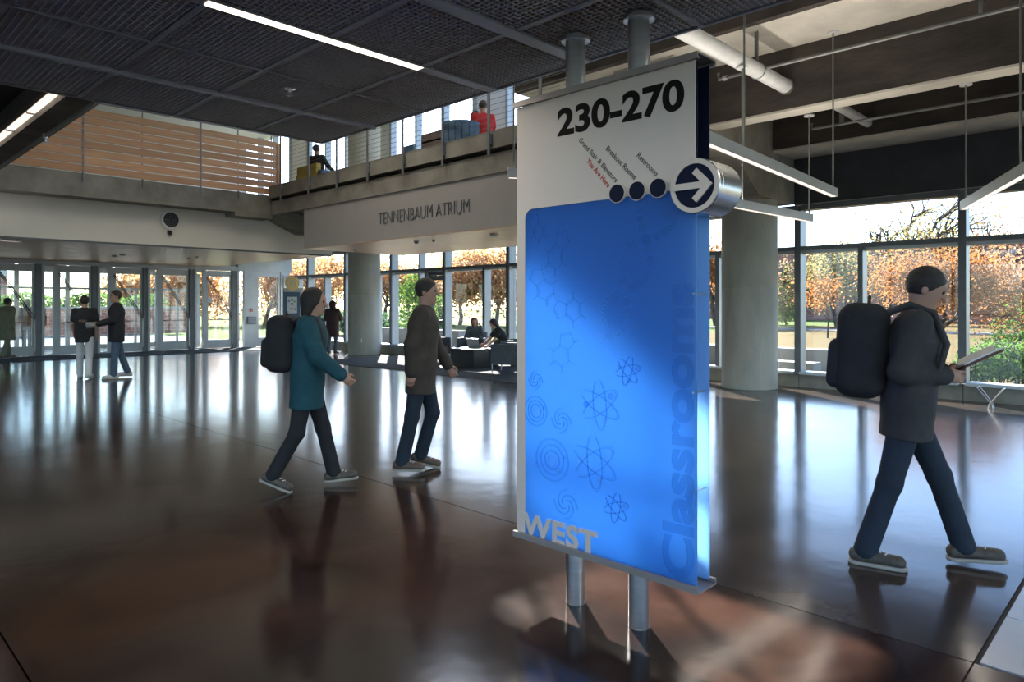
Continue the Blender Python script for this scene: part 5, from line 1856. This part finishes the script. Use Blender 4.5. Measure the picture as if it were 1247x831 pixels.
    # ---- shoes
    for (hip, knee, ank, toe, heel, fd, up) in J:
        lat = unit(np.cross(fd, up))
        sh_ = blob('shoe', [cap(heel + up * .018 * s, toe + up * .008 * s, .040 * s, .036 * s, .02, flat=(lat, 1.12)), cap(ank - up * .02 * s, heel + up * .02 * s + fd * .03 * s, .045 * s, .042 * s, .03)],
                   shoes, t, min(h, .010), [(heel - up * .012 * s, -up)])
        m_ = (heel + toe) / 2
        blob('sole', [cap(heel - up * .021 * s, toe - up * .021 * s + fd * .004, .044 * s, .040 * s, 0, flat=(lat, 1.1))], sole, sh_, min(h, .009), [(m_ - up * .012 * s, up), (m_ - up * .035 * s, -up)])
        if h < .011:
            lc = MB()
            for q in range(5):
                f_ = .25 + q * .12
                c_ = heel + (toe - heel) * f_ + up * (.080 - .030 * f_ - .003 * q) * s
                lc.tube([c_ - lat * .022, c_ + up * .004, c_ + lat * .022 - fd * .01], .0035, 5)
            lc.build('laces', 'paper', sh_, local=True)
    return t, dict(J=J, A=A, hc=hc, pel=pel, chest=chest, spine=spine, fwd=fwd2, left=left2, s=s, neck=neck)


def backpack(label, info, loc, rz, m, h=.012, sz=1.0):
    c, sp_, fw_, lf = info['chest'], info['spine'], info['fwd'], info['left']
    s = info['s'] * sz
    t = thing('backpack', label, 'backpack', loc, rz)
    bc = c - fw_ * .235 * s - sp_ * .07 * s
    body = blob('body', [rbox(bc, (fw_, lf, sp_), (.125 * s, .16 * s, .25 * s), .09 * s)], m, t, h)
    blob('pocket', [rbox(bc - fw_ * .10 * s - sp_ * .08 * s, (fw_, lf, sp_), (.06 * s, .12 * s, .13 * s), .045 * s)], m, t, h)
    for sd in (1, -1):
        o_ = lf * sd * .085 * s
        pts = [bc + fw_ * .10 * s + sp_ * .2 * s + o_, c + sp_ * .185 * s - fw_ * .03 * s + o_, c + sp_ * .15 * s + fw_ * .075 * s + o_ * 1.1, c + fw_ * .138 * s + o_ * 1.3, c - sp_ * .13 * s + fw_ * .115 * s + o_ * 1.6,
               c - sp_ * .2 * s - fw_ * .06 * s + o_ * 2.0]
        MB().tube([Vector(p) for p in pts], .017 * s, 8).build('strap', 'strap_grey', t, local=True, smooth=True)
    MB().tube([Vector(bc + fw_ * .02 * s + sp_ * .245 * s - lf * .03), Vector(bc + fw_ * .02 * s + sp_ * .285 * s), Vector(bc + fw_ * .02 * s + sp_ * .245 * s + lf * .03)], .009, 6).build('grab_loop', 'strap_grey', t, local=True)
    return t


mat('skin', (0.42, 0.24, 0.17), (0.46, 0.27, 0.19), rough=0.55)
mat('skin_dark', (0.16, 0.085, 0.055), (0.19, 0.10, 0.065), rough=0.5)
mat('hair_dark', (0.014, 0.010, 0.008), (0.025, 0.018, 0.014), rough=0.5, scale=40, bump=0.5, bscale=120)
mat('hair_red', (0.13, 0.035, 0.015), (0.19, 0.06, 0.025), rough=0.5, scale=40, bump=0.5, bscale=120)
mat('eye_dark', (0.02, 0.015, 0.012), rough=0.15)
CL = lambda n, a, b=None: mat(n, a, b, rough=0.85, scale=9, bump=0.5, bscale=16, bdist=0.012)
CL('cloth_black', (0.012, 0.012, 0.014), (0.02, 0.02, 0.023))
CL('cloth_charcoal', (0.028, 0.027, 0.028), (0.042, 0.040, 0.040))
CL('cloth_brown', (0.045, 0.035, 0.026), (0.065, 0.05, 0.038))
CL('cloth_teal', (0.006, 0.055, 0.075), (0.009, 0.075, 0.10))
CL('cloth_olive', (0.17, 0.17, 0.11), (0.22, 0.22, 0.15))
CL('cloth_lilac', (0.20, 0.19, 0.21), (0.25, 0.24, 0.26))
CL('cloth_maroon', (0.07, 0.02, 0.022), (0.09, 0.028, 0.03))
CL('cloth_plum', (0.035, 0.018, 0.022), (0.05, 0.026, 0.03))
CL('cloth_red', (0.45, 0.02, 0.03), (0.5, 0.03, 0.04))
CL('cloth_pink', (0.5, 0.25, 0.26), (0.55, 0.3, 0.3))
CL('cloth_slate', (0.07, 0.09, 0.10), (0.09, 0.115, 0.13))
CL('cloth_white', (0.62, 0.60, 0.58), (0.68, 0.66, 0.64))
CL('cloth_grey', (0.16, 0.16, 0.15), (0.2, 0.2, 0.19))
CL('denim', (0.012, 0.021, 0.034), (0.018, 0.030, 0.048))
CL('denim_mid', (0.06, 0.09, 0.13), (0.08, 0.12, 0.17))
CL('denim_pale', (0.14, 0.17, 0.21), (0.18, 0.21, 0.26))
mat('shoe_dark', (0.02, 0.02, 0.022), (0.035, 0.034, 0.034), rough=0.6)
mat('shoe_white', (0.5, 0.5, 0.5), (0.56, 0.56, 0.56), rough=0.6)
mat('shoe_grey', (0.045, 0.04, 0.034), (0.13, 0.11, 0.085), rough=0.6, scale=14)
mat('shoe_brown', (0.10, 0.07, 0.05), (0.14, 0.1, 0.075), rough=0.6)
mat('sole_pale', (0.36, 0.33, 0.28), (0.42, 0.39, 0.33), rough=0.7)
mat('strap_grey', (0.035, 0.035, 0.038), rough=0.7)
mat('print_red', (0.20, 0.10, 0.085), (0.05, 0.04, 0.04), rough=0.8, scale=14, ramp=(.45, .55))
mat('book_cover', (0.10, 0.03, 0.025), (0.13, 0.04, 0.03), rough=0.5)

# --- nearest walker, right
LR, RR = (4.64, 1.20, 0), math.radians(-72)
pr_, inf = person('man striding right in dark jacket and jeans, reading, backpack on', LR, RR, H=1.80, lean=4, legs=((23, 6, 3, -3), (-13, 4, 3, 0)),
                  arms=((-14, 8, 104, 30), (-16, 8, 104, 30)), nod=20, h=.0085, top='cloth_charcoal', trousers='denim', shoes='shoe_grey', bulk=.012, curl=28)
backpack('large black backpack worn by the reading man', inf, LR, RR, 'cloth_black', h=.011, sz=1.12)
wm = (inf['A'][0][2] + inf['A'][1][2]) / 2 + (inf['A'][0][3] + inf['A'][1][3]) * .045 + V3(0, 0, .03)
bk = thing('book', 'open dark red book in the hands of the reading man', 'book', LR, RR)
for sd in (1, -1):
    MB().add([tuple(wm + V3(0, 0, 0)), tuple(wm + V3(.02, sd * .15, .03)), tuple(wm + V3(.20, sd * .15, .13)), tuple(wm + V3(.18, 0, .10)),
              tuple(wm + V3(-.006, 0, .012)), tuple(wm + V3(.014, sd * .15, .042)), tuple(wm + V3(.194, sd * .15, .142)), tuple(wm + V3(.174, 0, .112))],
             [(0, 1, 2, 3), (7, 6, 5, 4), (0, 4, 5, 1), (1, 5, 6, 2), (2, 6, 7, 3), (3, 7, 4, 0)]).build('cover', 'book_cover', bk, local=True)
    MB().add([tuple(wm + V3(-.007, 0, .013)), tuple(wm + V3(.013, sd * .145, .043)), tuple(wm + V3(.19, sd * .145, .142)), tuple(wm + V3(.172, 0, .113)),
              tuple(wm + V3(-.012, 0, .026)), tuple(wm + V3(.010, sd * .143, .050)), tuple(wm + V3(.186, sd * .143, .150)), tuple(wm + V3(.168, 0, .125))],
             [(0, 1, 2, 3), (7, 6, 5, 4), (0, 4, 5, 1), (1, 5, 6, 2), (2, 6, 7, 3), (3, 7, 4, 0)]).build('pages', 'paper', bk, local=True)

# --- middle walker in brown
person('man in brown coat and jeans walking right behind the sign', (4.06, 5.12, 0), math.radians(-48), H=1.77, lean=3, legs=((12, 28, 2, 14), (-9, 3, 2, 0)),
       arms=((14, 7, 18, 4), (-16, 7, 14, 2)), h=.0098, top='cloth_brown', trousers='denim', shoes='shoe_brown', bulk=.010, hem=.22, turn=-5)

# --- teal walker
LT_, RT_ = (3.01, 5.33, 0), math.radians(-42)
pt_, inf = person('person in teal jacket and dark trousers striding right with a black pack', LT_, RT_, H=1.68, lean=3, legs=((15, 2, 2, -4), (-9, 20, 2, 22)),
                  arms=((-18, 6, 20, 0), (22, 6, 30, 5)), h=.0098, top='cloth_teal', trousers='cloth_black', shoes='shoe_grey', bulk=.014, hem=.22, nod=4, hair_len=.10)
backpack('black backpack worn by the person in teal', inf, LT_, RT_, 'cloth_black', h=.012, sz=1.0)

# --- two men before the doors
p = at(103, 461, Z=0)
person('boy in black shirt and white trousers walking towards the doors', (p.x, p.y, 0), math.radians(62), H=1.74, legs=((9, 4), (-9, 8)), arms=((6, 10, 22, 0), (-6, 10, 20, 0)),
       top='cloth_black', sleeve='short', trousers='cloth_white', shoes='shoe_white', sole='sole_pale', print_mat='print_red', turn=8)
p = at(142, 461, Z=0)
LQ, RQ = (p.x, p.y, 0), math.radians(168)
pq_, inf = person('man in open dark jacket and jeans holding white papers, facing left', LQ, RQ, H=1.85, legs=((6, 4, 4), (-10, 8, 4)), arms=((18, 8, 55, 18), (-6, 10, 18, 0)),
                  top='cloth_black', trousers='denim_mid', shoes='shoe_white', bulk=.016, hem=.2, turn=14, open_front='cloth_olive')
w_ = inf['A'][0][2] + inf['A'][0][3] * .09
ph = thing('papers', 'folded white papers in the hand of the man in the open jacket', 'paper', LQ, RQ)
for k in range(3):
    a_ = V3(*w_) + V3(-.03 + .006 * k, -.06, -.05 + .02 * k)
    MB().add([tuple(a_), tuple(a_ + V3(.16, 0, -.02 + .02 * k)), tuple(a_ + V3(.18, .17, .03 + .02 * k)), tuple(a_ + V3(.02, .17, .05 + .01 * k)),
              tuple(a_ + V3(0, 0, .004)), tuple(a_ + V3(.16, 0, -.016 + .02 * k)), tuple(a_ + V3(.18, .17, .034 + .02 * k)), tuple(a_ + V3(.02, .17, .054 + .01 * k))],
             [(0, 3, 2, 1), (4, 5, 6, 7), (0, 1, 5, 4), (1, 2, 6, 5), (2, 3, 7, 6), (3, 0, 4, 7)]).build('sheet', 'paper', ph, local=True)
p = at(9, 437, Z=0)
person('person in pale olive coat at the left edge before the doors', (p.x, p.y, 0), math.radians(30), H=1.75, legs=((12, 4), (-12, 8)), arms=((12, 8, 20, 0), (-12, 8, 15, 0)),
       top='cloth_olive', trousers='cloth_olive', shoes='shoe_brown', bulk=.02, coat=.22, h=.015)
p = at(33, 430, Z=0)
person('person in pale grey top and jeans beyond the leftmost glass door', (p.x, p.y, 0), math.radians(60), H=1.72, legs=((8, 4), (-6, 4)), arms=((5, 8, 25, 0), (0, 8, 15, 0)),
       top='cloth_lilac', trousers='denim_pale', shoes='shoe_dark', h=.015, hair_len=.12)
p = at(44, 430.5, Z=0)
person('person in maroon jacket beside the grey top beyond the leftmost door', (p.x, p.y - .1, 0), math.radians(75), H=1.74, legs=((-8, 4), (8, 4)), arms=((5, 8, 25, 0), (0, 8, 15, 0)),
       top='cloth_maroon', trousers='denim', shoes='shoe_dark', h=.015, hair_len=.08)

# --- woman at the window
p = at(405, 431, Z=0)
person('woman in dark plum hooded coat standing with her back turned at the window', (p.x, p.y, 0), math.radians(38), H=1.66, legs=((4, 2, 5), (-6, 4, 5)), arms=((14, 16, 75, 12), (14, 16, 75, 12)),
       top='cloth_plum', trousers='denim_mid', shoes='shoe_dark', bulk=.02, coat=.20, hood='cloth_plum', h=.014, hair_len=.1)

# --- two students seated in the lounge
person('red haired student leaning her head on her hand, seated at the low table', (12.78, 13.72, 0), math.radians(212), H=1.66, seat=.50, lean=24, legs=((82, 84), (80, 80)),
       arms=((62, 22, 118, 16), (38, 12, 55, 30)), top='cloth_slate', trousers='denim', shoes='shoe_dark', hair='hair_red', hair_len=.12, nod=14, turn=14, h=.013)
person('student in black top with dark hair bending to the table, seated', (12.52, 12.32, 0), math.radians(150), H=1.68, seat=.50, lean=30, legs=((80, 86), (82, 84)),
       arms=((48, 14, 28, 12), (52, 14, 30, 10)), top='cloth_black', sleeve='short', trousers='denim', shoes='shoe_dark', hair_len=.13, nod=16, h=.013)

# --- people on the upper floor
p = at(386, 204, X=9.25)
person('dark clothed person seated on the upper floor sofa', (9.3, p.y, UF), math.radians(20), H=1.75, seat=.50, lean=-8, legs=((84, 84), (84, 84)), arms=((20, 30, 60, 10), (20, 25, 50, 10)),
       top='cloth_charcoal', trousers='cloth_black', h=.018, face=False)
p = at(589, 155, X=9.6)
person('person in red shirt seated on the upper floor near the sign', (9.6, p.y, UF), math.radians(60), H=1.78, seat=.52, lean=4, legs=((84, 84), (84, 84)), arms=((20, 12, 60, 10), (20, 12, 60, 10)),
       top='cloth_red', sleeve='short', trousers='cloth_grey', h=.018, face=False)
p = at(575, 158, X=9.75)
person('person in pink shirt seated left of the red shirt upstairs', (9.75, p.y, UF), math.radians(-60), H=1.66, seat=.48, lean=6, legs=((84, 84), (84, 84)), arms=((20, 12, 60, 10), (20, 12, 60, 10)),
       top='cloth_pink', sleeve='short', trousers='cloth_grey', h=.018, face=False, hair_len=.1)
